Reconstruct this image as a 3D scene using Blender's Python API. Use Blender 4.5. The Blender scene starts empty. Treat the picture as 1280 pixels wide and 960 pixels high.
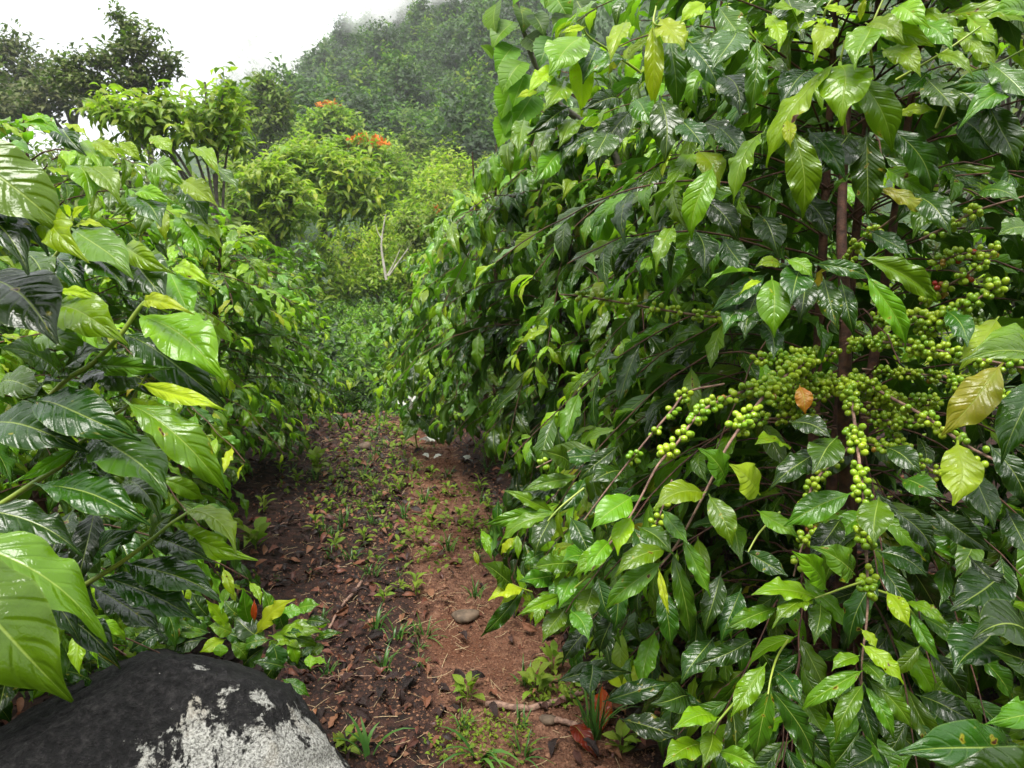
import bpy, math, random
import numpy as np
from mathutils import Vector, Matrix

C = bpy.context.scene.collection
SC = bpy.context.scene
rng = np.random.default_rng(7)
random.seed(7)

# ------------------------------------------------------------------ camera
CAM = np.array([0.0, 0.0, 1.6])
PITCH = math.radians(12.0)
FPX = 961.0
cam_d = bpy.data.cameras.new('camera')
cam = bpy.data.objects.new('camera', cam_d)
C.objects.link(cam)
cam.location = CAM
cam.rotation_euler = (math.pi / 2 - PITCH, 0, 0)
cam_d.sensor_fit = 'HORIZONTAL'
cam_d.angle = 2 * math.atan(640 / FPX)
cam_d.clip_start = 0.05
cam_d.clip_end = 4000
cam_d.dof.use_dof = True
cam_d.dof.focus_distance = 1.7
cam_d.dof.aperture_fstop = 15.0
SC.camera = cam
FWD = np.array([0, math.cos(PITCH), -math.sin(PITCH)])
UP = np.array([0, math.sin(PITCH), math.cos(PITCH)])
RIGHT = np.array([1.0, 0, 0])

# ------------------------------------------------------------------ world (overcast) and sun
SUN_EL, SUN_AZ = 72.0, 205.0       # azimuth clockwise from +Y: high, behind the camera's left shoulder
w = bpy.data.worlds.new('World')
SC.world = w
w.use_nodes = True
nt = w.node_tree
nt.nodes.clear()
sky = nt.nodes.new('ShaderNodeTexSky')
sky.sky_type = 'NISHITA'
sky.sun_disc = False
sky.sun_elevation = math.radians(SUN_EL)
sky.sun_rotation = math.radians(SUN_AZ)
mx = nt.nodes.new('ShaderNodeMix'); mx.data_type = 'RGBA'
mx.inputs[0].default_value = 0.9
nt.links.new(sky.outputs[0], mx.inputs[6])
tc = nt.nodes.new('ShaderNodeTexCoord')
cl = nt.nodes.new('ShaderNodeTexNoise'); cl.inputs['Scale'].default_value = 2.2; cl.inputs['Detail'].default_value = 4
nt.links.new(tc.outputs['Generated'], cl.inputs['Vector'])
cr = nt.nodes.new('ShaderNodeMix'); cr.data_type = 'RGBA'
cr.inputs[6].default_value = (9.6, 9.9, 10.4, 1)      # cloud layer, darker folds
cr.inputs[7].default_value = (12.4, 12.6, 13.0, 1)      # cloud layer, bright folds
nt.links.new(cl.outputs[0], cr.inputs[0])
nt.links.new(cr.outputs[2], mx.inputs[7])
# an overcast sky is about three times as bright overhead as at the horizon
sx = nt.nodes.new('ShaderNodeSeparateXYZ'); nt.links.new(tc.outputs['Generated'], sx.inputs[0])
mr = nt.nodes.new('ShaderNodeMapRange'); nt.links.new(sx.outputs[2], mr.inputs[0])
mr.inputs[1].default_value = 0; mr.inputs[2].default_value = 1; mr.inputs[3].default_value = 1.1; mr.inputs[4].default_value = 1.5
vm = nt.nodes.new('ShaderNodeVectorMath'); vm.operation = 'SCALE'
nt.links.new(mx.outputs[2], vm.inputs[0]); nt.links.new(mr.outputs[0], vm.inputs['Scale'])
bg = nt.nodes.new('ShaderNodeBackground'); bg.inputs[1].default_value = 0.080
nt.links.new(vm.outputs[0], bg.inputs[0])
wo = nt.nodes.new('ShaderNodeOutputWorld')
nt.links.new(bg.outputs[0], wo.inputs[0])
sd = bpy.data.lights.new('sun', 'SUN'); sd.energy = 5.0; sd.angle = math.radians(32); sd.color = (1, .97, .9)
so = bpy.data.objects.new('sun', sd); C.objects.link(so)
e, a = math.radians(SUN_EL), math.radians(SUN_AZ)
sv = Vector((math.sin(a) * math.cos(e), math.cos(a) * math.cos(e), math.sin(e)))
so.rotation_euler = sv.to_track_quat('Z', 'Y').to_euler()
SC.view_settings.view_transform = 'Standard'
SC.view_settings.look = 'None'
SC.view_settings.exposure = 0.65
SC.view_settings.gamma = 1
SC.cycles.use_denoising = True
SC.cycles.max_bounces = 6
SC.cycles.diffuse_bounces = 2
SC.cycles.glossy_bounces = 2
SC.cycles.transmission_bounces = 3
SC.cycles.volume_bounces = 2
SC.cycles.transparent_max_bounces = 4
SC.cycles.sample_clamp_indirect = 6

# ------------------------------------------------------------------ helpers
def at(px, py, d):
    """world point seen at that spot of the 1280 px picture, d metres along the view axis"""
    px = np.asarray(px, float); py = np.asarray(py, float); d = np.asarray(d, float)
    return CAM + (d[..., None] if d.ndim else d) * (FWD + ((px - 640) / FPX)[..., None] * RIGHT + ((480 - py) / FPX)[..., None] * UP)

def proj(p):
    q = p - CAM
    d = q @ FWD
    dd = np.where(np.abs(d) < 1e-3, 1e-3, d)
    return 640 + FPX * (q @ RIGHT) / dd, 480 - FPX * (q @ UP) / dd, d

def nrm(v):
    return v / np.maximum(np.linalg.norm(v, axis=-1, keepdims=True), 1e-9)

def hash2(ix, iy, s=0):
    h = np.sin(ix * 127.1 + iy * 311.7 + s * 74.7) * 43758.5453
    return h - np.floor(h)

def vnoise(x, y, s=0):
    ix, iy = np.floor(x), np.floor(y)
    fx, fy = x - ix, y - iy
    fx = fx * fx * (3 - 2 * fx); fy = fy * fy * (3 - 2 * fy)
    a_, b_ = hash2(ix, iy, s), hash2(ix + 1, iy, s)
    c_, d_ = hash2(ix, iy + 1, s), hash2(ix + 1, iy + 1, s)
    return (a_ * (1 - fx) + b_ * fx) * (1 - fy) + (c_ * (1 - fx) + d_ * fx) * fy

def sstep(a_, b_, x):
    t = np.clip((x - a_) / (b_ - a_), 0, 1)
    return t * t * (3 - 2 * t)

def terrain(x, y):
    x = np.asarray(x, float); y = np.asarray(y, float)
    z = -2.3 * sstep(5.7, 12.5, y) - .35 * sstep(13, 26, y)
    z = z + 2.6 * sstep(30, 52, y) + 4.2 * sstep(50, 80, y)
    z = z + .17 * np.clip(-x - 7, 0, 14) * sstep(6, 20, y) * (1 - sstep(55, 90, y))
    z = z + .12 * np.maximum(0, x - 6)
    crest = np.clip(17 + (x / np.maximum(y, 60) + .31) * 118, 0, 120) * (1 - .5 * sstep(185, 330, y))
    hill = np.clip((y - 72) / 108, 0, 1) ** 1.3 * crest
    z = z + hill
    z = z + 40 * sstep(205, 275, y) * np.exp(-((x + 80) / 24.0) ** 2)
    # unseen slope added behind the camera to keep low sky out of leaf reflections
    z = z + 70 * sstep(-4, -110, y)
    # path: a shallow trodden trough with slightly banked sides under the bushes
    pc = -0.15 - .21 * (y - 2)
    z = z + .07 * (sstep(.45, 1.1, np.abs(x - pc))) * (1 - sstep(8, 12, y))
    near = 1 - sstep(9, 14, y)
    z = z + near * (.035 * (vnoise(x * 2.3, y * 2.3, 1) - .5) + .022 * (vnoise(x * 7, y * 7, 2) - .5) + .016 * (vnoise(x * 19, y * 19, 3) - .5) + .010 * (vnoise(x * 41, y * 41, 8) - .5))
    z = z + (1 - near) * (vnoise(x * .25, y * .25, 4) - .5) * .8
    z = z + sstep(70, 110, y) * (vnoise(x * .06, y * .06, 5) - .5) * 3
    return z

def ground_at(px, py):
    d = np.linspace(.8, 60, 3000)
    p = at(np.full_like(d, px), np.full_like(d, py), d)
    below = p[:, 2] < terrain(p[:, 0], p[:, 1])
    i = int(np.argmax(below)) if below.any() else len(d) - 1
    return np.array([p[i, 0], p[i, 1], float(terrain(p[i, 0], p[i, 1]))])

def tagd(o, label=None, cat=None, group=None, kind=None):
    if label: o['label'] = label
    if cat: o['category'] = cat
    if group: o['group'] = group
    if kind: o['kind'] = kind
    return o

def link(name, me, parent=None, loc=None):
    o = bpy.data.objects.new(name, me)
    C.objects.link(o)
    if parent is not None: o.parent = parent
    if loc is not None: o.location = loc
    return o

def empty(name, loc, label, cat, group=None):
    o = bpy.data.objects.new(name, None)
    C.objects.link(o)
    o.location = loc
    o.empty_display_size = .1
    return tagd(o, label, cat, group)

def mk(name, V, F, mats, uv=None, attrs=None, fmat=None, smooth=True):
    """V (n,3); F (m,k) constant k; uv per vertex (n,2); attrs: name -> per vertex float"""
    V = np.asarray(V, np.float32); F = np.asarray(F, np.int32)
    me = bpy.data.meshes.new(name)
    n, (m, k) = len(V), F.shape
    me.vertices.add(n); me.vertices.foreach_set('co', V.ravel())
    me.loops.add(m * k); me.loops.foreach_set('vertex_index', F.ravel())
    me.polygons.add(m)
    me.polygons.foreach_set('loop_start', np.arange(0, m * k, k, dtype=np.int32))
    me.polygons.foreach_set('loop_total', np.full(m, k, np.int32))
    if uv is not None:
        l = me.uv_layers.new(name='UVMap')
        l.data.foreach_set('uv', np.asarray(uv, np.float32)[F.ravel()].ravel())
    for kx, v in (attrs or {}).items():
        at_ = me.attributes.new(kx, 'FLOAT', 'POINT')
        at_.data.foreach_set('value', np.asarray(v, np.float32))
    for mt in (mats if isinstance(mats, (list, tuple)) else [mats]):
        me.materials.append(mt)
    if fmat is not None:
        me.polygons.foreach_set('material_index', np.asarray(fmat, np.int32))
    me.polygons.foreach_set('use_smooth', np.full(m, smooth))
    me.update(calc_edges=True)
    return me

def tubes(lines, sides=6):
    """lines: list of (points (n,3), radii (n,)) -> V, F"""
    VV, FF, off = [], [], 0
    for P, R in lines:
        P = np.asarray(P, float); n = len(P)
        R = np.broadcast_to(np.asarray(R, float), (n,))
        T = nrm(np.gradient(P, axis=0))
        ref = np.array([0, 0, 1.0]) if abs(T[0, 2]) < .9 else np.array([1.0, 0, 0])
        A = nrm(np.cross(T, ref)); B = np.cross(T, A)
        th = np.linspace(0, 2 * math.pi, sides, endpoint=False)
        ring = P[:, None] + R[:, None, None] * (np.cos(th)[None, :, None] * A[:, None] + np.sin(th)[None, :, None] * B[:, None])
        VV.append(ring.reshape(-1, 3))
        i = np.arange(n - 1)[:, None] * sides + np.arange(sides)[None]
        j = np.arange(n - 1)[:, None] * sides + (np.arange(sides)[None] + 1) % sides
        FF.append(np.stack([i, j, j + sides, i + sides], -1).reshape(-1, 4) + off)
        off += n * sides
    return np.concatenate(VV), np.concatenate(FF)

def spline(P, n):
    """Catmull-Rom through the points"""
    P = np.asarray(P, float)
    Q = np.vstack([2 * P[0] - P[1], P, 2 * P[-1] - P[-2]])
    t = np.linspace(0, len(P) - 1 - 1e-6, n)
    i = t.astype(int); f = (t - i)[:, None]
    a_, b_, c_, d_ = Q[i], Q[i + 1], Q[i + 2], Q[i + 3]
    return .5 * (2 * b_ + (c_ - a_) * f + (2 * a_ - 5 * b_ + 4 * c_ - d_) * f ** 2 + (3 * b_ - a_ - 3 * c_ + d_) * f ** 3)

# ------------------------------------------------------------------ materials
class N:
    def __init__(s, name):
        s.m = bpy.data.materials.new(name); s.m.use_nodes = True
        s.t = s.m.node_tree; s.t.nodes.clear()
        s.out = s.t.nodes.new('ShaderNodeOutputMaterial')
    def n(s, typ, **kw):
        x = s.t.nodes.new(typ)
        for k, v in kw.items(): setattr(x, k, v)
        return x
    def set(s, sock, v):
        if hasattr(v, 'is_linked') or isinstance(v, bpy.types.NodeSocket): s.t.links.new(v, sock)
        else: sock.default_value = v
    def math(s, op, a, b=0.0, c=None, clamp=False):
        x = s.n('ShaderNodeMath', operation=op); x.use_clamp = clamp
        s.set(x.inputs[0], a); s.set(x.inputs[1], b)
        if c is not None: s.set(x.inputs[2], c)
        return x.outputs[0]
    def mix(s, f, a, b, blend='MIX'):
        x = s.n('ShaderNodeMix', data_type='RGBA', blend_type=blend)
        s.set(x.inputs[0], f)
        s.set(x.inputs[6], a if not isinstance(a, tuple) else (*a[:3], 1)); s.set(x.inputs[7], b if not isinstance(b, tuple) else (*b[:3], 1))
        return x.outputs[2]
    def mapr(s, v, a, b, c=0.0, d=1.0, smooth=True):
        x = s.n('ShaderNodeMapRange'); x.interpolation_type = 'SMOOTHSTEP' if smooth else 'LINEAR'
        s.set(x.inputs[0], v); s.set(x.inputs[1], a); s.set(x.inputs[2], b); s.set(x.inputs[3], c); s.set(x.inputs[4], d)
        return x.outputs[0]
    def noise(s, scale, detail=3, vec=None, rough=.55, dist=0):
        x = s.n('ShaderNodeTexNoise'); x.inputs['Scale'].default_value = scale; x.inputs['Detail'].default_value = detail
        x.inputs['Roughness'].default_value = rough; x.inputs['Distortion'].default_value = dist
        if vec is not None: s.t.links.new(vec, x.inputs['Vector'])
        return x.outputs[0]
    def ramp(s, f, stops, interp='LINEAR'):
        x = s.n('ShaderNodeValToRGB'); x.color_ramp.interpolation = interp
        el = x.color_ramp.elements
        while len(el) < len(stops): el.new(.5)
        for q, (p, c) in zip(el, stops): q.position = p; q.color = (*c, 1)
        s.set(x.inputs[0], f)
        return x.outputs[0]
    def bump(s, h, strength, dist=.01, normal=None):
        x = s.n('ShaderNodeBump'); x.inputs['Strength'].default_value = strength; x.inputs['Distance'].default_value = dist
        s.set(x.inputs['Height'], h)
        if normal is not None: s.t.links.new(normal, x.inputs['Normal'])
        return x.outputs[0]
    def bsdf(s, col, rough, normal=None, spec=.5, coat=0.0):
        x = s.n('ShaderNodeBsdfPrincipled')
        s.set(x.inputs['Base Color'], (*col, 1) if isinstance(col, tuple) and len(col) == 3 else col)
        s.set(x.inputs['Roughness'], rough)
        x.inputs['Specular IOR Level'].default_value = spec
        x.inputs['Coat Weight'].default_value = coat
        x.inputs['Coat Roughness'].default_value = .12
        if normal is not None: s.t.links.new(normal, x.inputs['Normal'])
        return x.outputs[0]
    def trans(s, surf, col, f):
        t = s.n('ShaderNodeBsdfTranslucent'); s.set(t.inputs[0], col)
        m = s.n('ShaderNodeMixShader'); s.set(m.inputs[0], f)
        s.t.links.new(surf, m.inputs[1]); s.t.links.new(t.outputs[0], m.inputs[2])
        return m.outputs[0]
    def done(s, surf):
        s.t.links.new(surf, s.out.inputs[0]); return s.m

TONES = [(0, (.0065, .026, .0030)), (.06, (.012, .052, .0036)), (.13, (.028, .102, .0045)), (.25, (.085, .235, .006)), (.40, (.22, .39, .010)),
         (.50, (.34, .50, .018)), (.60, (.17, .24, .020)), (.74, (.42, .30, .020)), (.86, (.42, .12, .010)), (1, (.06, .022, .012))]

def leaf_material(name, per_object, bump_veins, gloss=1.0, nv=8.5, rough=.09, coat=.0, mute=.0, mcol=(.165, .165, .045)):
    s = N(name)
    if per_object:
        A = s.n('ShaderNodeAttribute', attribute_type='OBJECT', attribute_name='tone'); tone = A.outputs['Fac']
        rnd = s.n('ShaderNodeObjectInfo').outputs['Random']
    else:
        tone = s.n('ShaderNodeAttribute', attribute_name='tone').outputs['Fac']
        rnd = s.n('ShaderNodeAttribute', attribute_name='rnd').outputs['Fac']
    tcn = s.n('ShaderNodeTexCoord')
    uv = tcn.outputs['UV']
    sep = s.n('ShaderNodeSeparateXYZ'); s.t.links.new(uv, sep.inputs[0])
    u = sep.outputs[0]
    v = s.math('ABSOLUTE', s.math('MULTIPLY_ADD', sep.outputs[1], 2.0, -1.0))
    ph = s.math('MULTIPLY', s.math('SUBTRACT', u, s.math('MULTIPLY', v, .20)), nv)
    fr = s.math('ABSOLUTE', s.math('SUBTRACT', s.math('FRACT', ph), .5))      # 0 at vein
    # texture vector unique to each leaf
    vv = s.n('ShaderNodeCombineXYZ'); s.set(vv.inputs[0], u); s.set(vv.inputs[1], s.math('MULTIPLY', sep.outputs[1], .45)); s.set(vv.inputs[2], s.math('MULTIPLY', rnd, 37.0))
    vec = vv.outputs[0]
    t2 = s.math('ADD', tone, s.math('MULTIPLY', s.math('SUBTRACT', s.noise(3.0, 2, vec), .5), .22))
    # the blade between the veins stays darker, margins a little lighter
    col = s.ramp(s.math('MULTIPLY', t2, .5), TONES)
    hsv = s.n('ShaderNodeHueSaturation'); s.set(hsv.inputs['Hue'], s.math('MULTIPLY_ADD', rnd, .03, .464)); s.set(hsv.inputs['Value'], s.math('MULTIPLY_ADD', rnd, .6, .80)); s.t.links.new(col, hsv.inputs['Color'])
    col = hsv.outputs[0]
    lit = s.mix(.35, col, (.30, .45, .06))
    col = s.mix(s.math('MULTIPLY', s.mapr(fr, 0.0, .09, 1.0, 0.0), s.mapr(v, .9, .2, 0.0, .22)), col, lit)
    col = s.mix(s.mapr(v, .015, .045, .65, 0.0), col, s.mix(.5, lit, (.42, .50, .12)))
    col = s.mix(s.mapr(v, .93, 1.0, 0.0, .35), col, lit)
    # rust and feeding spots on some leaves
    sp = s.math('MULTIPLY', s.mapr(s.noise(6.0, 2, vec), .70, .735), s.mapr(s.math('FRACT', s.math('MULTIPLY', rnd, 13.7)), .72, .74))
    halo = s.math('MULTIPLY', s.mapr(s.noise(6.0, 2, vec), .655, .71), s.mapr(s.math('FRACT', s.math('MULTIPLY', rnd, 13.7)), .72, .74))
    col = s.mix(s.math('MULTIPLY', halo, .7), col, (.30, .26, .02))
    col = s.mix(sp, col, (.06, .022, .008))
    if mute: col = s.mix(mute, col, mcol)
    back = s.n('ShaderNodeNewGeometry').outputs['Backfacing']
    colb = s.mix(.35, col, (.10, .22, .035))
    col = s.mix(back, col, colb)
    h = s.math('MULTIPLY', s.mapr(fr, 0.0, .22, 0.0, 1.0), s.mapr(v, 0.0, .35, .25, 1.0))
    fine = s.noise(26.0, 3, vec)
    hh = s.math('ADD', s.math('MULTIPLY', h, bump_veins), s.math('MULTIPLY', fine, .13))
    hh = s.math('ADD', hh, s.mapr(v, 0.0, .06, -.35, 0.0))
    vo = s.n('ShaderNodeTexVoronoi', feature='DISTANCE_TO_EDGE'); vo.inputs['Scale'].default_value = 34; s.t.links.new(vec, vo.inputs['Vector'])
    hh = s.math('ADD', hh, s.math('MULTIPLY', s.mapr(vo.outputs['Distance'], 0, .18), .05))
    nb = s.bump(hh, .42, .004)
    r = s.math('ADD', s.math('MULTIPLY', s.mapr(s.noise(5.0, 3, vec), .35, .7), .12), rough)
    r = s.math('ADD', s.math('ADD', r, s.math('MULTIPLY', s.math('FRACT', s.math('MULTIPLY', rnd, 5.3)), .07)), s.math('MULTIPLY', back, .25))
    surf = s.bsdf(col, r, nb, .42 * gloss, coat)
    tcol = s.mix(.5, col, s.mix(1.0, col, (1.6, 2.0, .5), 'MULTIPLY'))
    surf = s.trans(surf, tcol, s.mapr(tone, 0, .9, .14, .48))
    return s.done(surf)

M_LEAF_O = leaf_material('coffee_leaf', True, .55)
M_LEAF_S = leaf_material('coffee_leaf_mass', False, 1.1)
M_LEAF_FAR = leaf_material('tree_leaf', False, .6, .75, 6.0, .30, 0, .30)
M_DULL = leaf_material('dull_leaf', False, .6, .5, 6.0, .45, 0, .42)

M_FOREST = leaf_material('forest_leaf', False, .6, .5, 6.0, .45, 0, .45, (.035, .058, .034))

def bark(name, c1, c2, scale=30, rough=.8, b=.5, dist=.006):
    s = N(name); tcn = s.n('ShaderNodeTexCoord').outputs['Object']
    n1 = s.noise(scale, 5, tcn, .65); n2 = s.noise(scale * 4, 3, tcn)
    col = s.mix(s.mapr(n1, .35, .65), c1, c2)
    return s.done(s.bsdf(col, rough, s.bump(s.math('ADD', n1, s.math('MULTIPLY', n2, .5)), b, dist)))
M_STEM = bark('red_brown_stem_bark', (.035, .014, .009), (.11, .045, .026), 45)
M_TWIG = bark('grey_brown_twig_bark', (.11, .06, .045), (.30, .18, .13), 60)
M_GREENSTEM = bark('green_shoot_skin', (.17, .26, .03), (.30, .36, .05), 18, .4, .2, .002)
M_TRUNK = bark('tree_trunk_bark', (.05, .045, .035), (.16, .145, .12), 6, .85, .6, .03)
M_PALE = bark('pale_dead_wood', (.26, .24, .19), (.46, .43, .37), 8, .8, .4, .01)

def m_berry():
    s = N('coffee_berry_skin')
    A = s.n('ShaderNodeAttribute', attribute_type='OBJECT', attribute_name='ripe').outputs['Fac']
    B = s.n('ShaderNodeAttribute', attribute_name='ripe').outputs['Fac']
    ripe = s.math('ADD', A, B)
    tcn = s.n('ShaderNodeTexCoord').outputs['Object']
    geo = s.n('ShaderNodeNewGeometry').outputs['Position']
    base = s.mix(s.mapr(s.noise(22, 2, geo), .35, .65), (.14, .29, .012), (.34, .46, .022))
    uvn = s.n('ShaderNodeTexCoord').outputs['UV']; sep = s.n('ShaderNodeSeparateXYZ'); s.t.links.new(uvn, sep.inputs[0])
    col = s.mix(s.mapr(s.noise(90, 2, geo), .45, .75, 0, .45), base, (.38, .42, .05))
    col = s.mix(ripe, col, (.30, .012, .010))
    col = s.mix(s.mapr(sep.outputs[1], .93, .965), col, (.035, .02, .008))
    surf = s.bsdf(col, .22, s.bump(s.noise(140, 2, geo), .08, .001), .5, .15)
    return s.done(surf)
M_BERRY = m_berry()

def m_ground():
    s = N('soil_and_undergrowth')
    pos = s.n('ShaderNodeNewGeometry').outputs['Position']
    veg = s.n('ShaderNodeAttribute', attribute_name='veg').outputs['Fac']
    lit = s.n('ShaderNodeAttribute', attribute_name='litter').outputs['Fac']
    n1 = s.noise(2.5, 5, pos, .6); n2 = s.noise(26, 5, pos, .7); n3 = s.noise(120, 4, pos, .7)
    vor = s.n('ShaderNodeTexVoronoi'); vor.inputs['Scale'].default_value = 95; s.t.links.new(pos, vor.inputs['Vector'])
    soil = s.ramp(n2, [(.28, (.030, .013, .008)), (.42, (.095, .040, .024)), (.54, (.20, .092, .055)), (.72, (.36, .20, .13))])
    soil = s.mix(s.mapr(n1, .38, .66), soil, (.12, .045, .022))
    soil = s.mix(s.mapr(n3, .56, .70, 0, .8), soil, (.34, .21, .13))
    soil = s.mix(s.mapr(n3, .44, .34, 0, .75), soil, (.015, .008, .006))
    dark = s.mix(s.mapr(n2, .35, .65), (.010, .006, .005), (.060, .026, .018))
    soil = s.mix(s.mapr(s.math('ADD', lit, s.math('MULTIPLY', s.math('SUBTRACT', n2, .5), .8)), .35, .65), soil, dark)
    n4 = s.noise(.5, 4, pos); n5 = s.noise(3.0, 4, pos)
    green = s.mix(s.mapr(n4, .35, .65), (.018, .042, .012), (.05, .10, .020))
    green = s.mix(s.mapr(n5, .4, .7), green, (.012, .028, .009))
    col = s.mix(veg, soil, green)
    h = s.math('ADD', s.math('MULTIPLY', n2, 1.2), s.math('ADD', s.math('MULTIPLY', n3, .8), s.math('MULTIPLY', vor.outputs['Distance'], .5)))
    rough = s.mapr(n1, .3, .7, .72, .9)
    return s.done(s.bsdf(col, rough, s.bump(h, .9, .02), .3))
M_GROUND = m_ground()

def m_rock():
    s = N('black_rock_with_white_lichen')
    ob = s.n('ShaderNodeTexCoord').outputs['Object']
    n1 = s.noise(60, 6, ob, .7); n2 = s.noise(5.5, 7, ob, .72, .3); n3 = s.noise(170, 4, ob, .7); nb_ = s.noise(1.6, 2, ob)
    black = s.ramp(n1, [(.3, (.003, .003, .0035)), (.5, (.013, .012, .013)), (.66, (.040, .037, .038)), (.8, (.10, .095, .09))])
    sep = s.n('ShaderNodeSeparateXYZ'); s.t.links.new(ob, sep.inputs[0])
    # lichen grows on the near right shoulder of the boulder
    side = s.math('ADD', s.math('MULTIPLY', sep.outputs[0], 1.5), s.math('MULTIPLY', sep.outputs[1], -.9))
    f = s.math('ADD', s.math('ADD', n2, s.math('MULTIPLY', n1, .16)), s.math('MULTIPLY', side, .62))
    f = s.math('ADD', f, s.math('MULTIPLY', nb_, .2))
    m = s.mapr(f, .87, .90)
    specks = s.mapr(s.noise(26, 3, ob, .6), .735, .75)
    m = s.math('MAXIMUM', m, s.math('MULTIPLY', specks, s.mapr(side, -.5, -.1)))
    lich = s.mix(s.mapr(n3, .35, .6), (.17, .165, .15), (.62, .61, .57))
    lich = s.mix(s.mapr(s.noise(14, 4, ob), .5, .75, 0, .6), lich, (.42, .37, .30))
    col = s.mix(m, black, lich)
    h = s.math('ADD', s.math('MULTIPLY', n1, .7), s.math('ADD', s.math('MULTIPLY', n3, .5), s.math('MULTIPLY', m, .35)))
    h = s.math('ADD', h, s.math('MULTIPLY', s.noise(14, 5, ob, .6), 1.2))
    return s.done(s.bsdf(col, s.mapr(m, 0, 1, .78, .9), s.bump(h, 1.0, .022), .28))
M_ROCK = m_rock()

def flat_mat(name, c1, c2, scale=20, rough=.6, tr=0.0):
    s = N(name); pos = s.n('ShaderNodeTexCoord').outputs['Object']
    n1 = s.noise(scale, 4, pos)
    col = s.mix(s.mapr(n1, .3, .7), c1, c2)
    surf = s.bsdf(col, rough, s.bump(n1, .4, .004), .4)
    if tr: surf = s.trans(surf, col, tr)
    return s.done(surf)
M_STRAW = flat_mat('dry_straw', (.30, .20, .10), (.52, .40, .24), 60, .7)
M_WEED = flat_mat('weed_blade', (.035, .11, .02), (.10, .22, .03), 8, .4, .25)
M_GRASS = flat_mat('grass_blade', (.06, .14, .02), (.14, .26, .04), 3, .45, .3)
M_WHITE = flat_mat('limp_white_flower', (.40, .42, .36), (.62, .62, .57), 20, .6, .25)
M_PEBBLE = flat_mat('soil_crumb', (.06, .025, .014), (.26, .13, .075), 40, .85)
M_ORANGE = flat_mat('orange_blossom', (.75, .13, .02), (.80, .30, .03), 3, .6, .2)
M_CLIFF = flat_mat('pale_cliff_scar', (.30, .27, .24), (.62, .58, .55), .9, .9)

# ------------------------------------------------------------------ leaf templates
def leaf_grid(nu, nv, rnd=None, width=.20, arch=.06, fold=.25, und=.022, quilt=.010, twist=0., side=0., N_=9, tipdroop=.05, und_ph=0., petiole=True, acum=1.0):
    us = np.linspace(0, 1, nu + 1)
    us = us ** .95
    rows = np.concatenate([[-.085], us]) if petiole else us
    vs = np.linspace(-1, 1, nv + 1)
    U, Vv = np.meshgrid(rows, vs, indexing='ij')
    uc = np.clip(U, 0, 1)
    wd = width * np.power(np.clip(np.sin(math.pi * np.power(uc, .90)), 0, 1), .86) * (1 - .62 * acum * sstep(.70, .97, uc)) + .006
    wd = np.where(U < .0, .008, wd)
    if petiole: wd[1, :] = .012
    av = np.abs(Vv)
    Y = Vv * wd
    f2 = N_ * (uc - .20 * av)
    Z = arch * 4 * uc * (1 - uc) + tipdroop * (-np.power(uc, 5))
    Z = Z + av * wd * math.tan(fold) * (1 - .55 * av)
    Z = Z + quilt * np.abs(np.sin(math.pi * f2)) * np.sin(math.pi * np.clip(av, 0, 1) ** .8) * sstep(0, .08, uc)
    Z = Z + und * av ** 2.2 * (np.sin(2 * math.pi * (N_ * .36 * uc + und_ph) + np.sign(Vv) * 1.5) + .4 * np.sin(2 * math.pi * (N_ * .61 * uc + 2 * und_ph) + Vv)) * np.sin(math.pi * uc) ** .5
    Y = Y + side * np.sin(math.pi * uc)
    tw = twist * (uc - .3)
    Y2 = Y * np.cos(tw) - Z * np.sin(tw) * .6; Z2 = Z + Y * np.sin(tw)
    X = U.copy() 
    V = np.stack([X, Y2, Z2], -1).reshape(-1, 3)
    m, k = U.shape
    i = np.arange(m - 1)[:, None] * k + np.arange(k - 1)[None]
    F = np.stack([i, i + k, i + k + 1, i + 1], -1).reshape(-1, 4)
    uv = np.stack([np.clip(U, 0.001, 1), Vv * .5 + .5], -1).reshape(-1, 2)
    return V, F, uv

tr = np.random.default_rng(3)
TP = []
for k in range(18):
    TP.append(dict(arch=tr.uniform(.03, .18) if k < 14 else tr.uniform(.2, .3), fold=tr.uniform(-.1, .6) if k < 14 else tr.uniform(.6, 1.0), und=tr.uniform(.016, .046), quilt=tr.uniform(.011, .020), twist=tr.uniform(-.8, .8),
                   side=tr.uniform(-.05, .05), N_=int(tr.integers(8, 11)), tipdroop=tr.uniform(.0, .14), und_ph=tr.uniform(0, 1), width=tr.uniform(.150, .192)))
HI = [mk('leaf', *leaf_grid(34, 12, **p)[:2], M_LEAF_O, uv=leaf_grid(34, 12, **p)[2]) for p in TP]
MID = [leaf_grid(9, 4, **p) for p in TP]
LOW = [leaf_grid(4, 2, petiole=False, **p) for p in TP]

class Leaves:
    """leaf cloud: base, along, normal, length, width factor, tone, template"""
    def __init__(s): s.B, s.X, s.Zn, s.L, s.W, s.T, s.K, s.H = [], [], [], [], [], [], [], []
    def add(s, b, x, z, L, W=1., T=.2, K=None, H=False):
        s.B.append(b); s.X.append(x); s.Zn.append(z); s.L.append(L); s.W.append(W); s.T.append(T)
        s.K.append(int(rng.integers(len(TP))) if K is None else K); s.H.append(H)
    def arr(s):
        B = np.array(s.B, float); X = nrm(np.array(s.X, float)); Z = np.array(s.Zn, float)
        Z = nrm(Z - (Z * X).sum(1, keepdims=True) * X); Y = np.cross(Z, X)
        return B, X, Y, Z, np.array(s.L), np.array(s.W), np.array(s.T), np.array(s.K), np.array(s.H)

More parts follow.
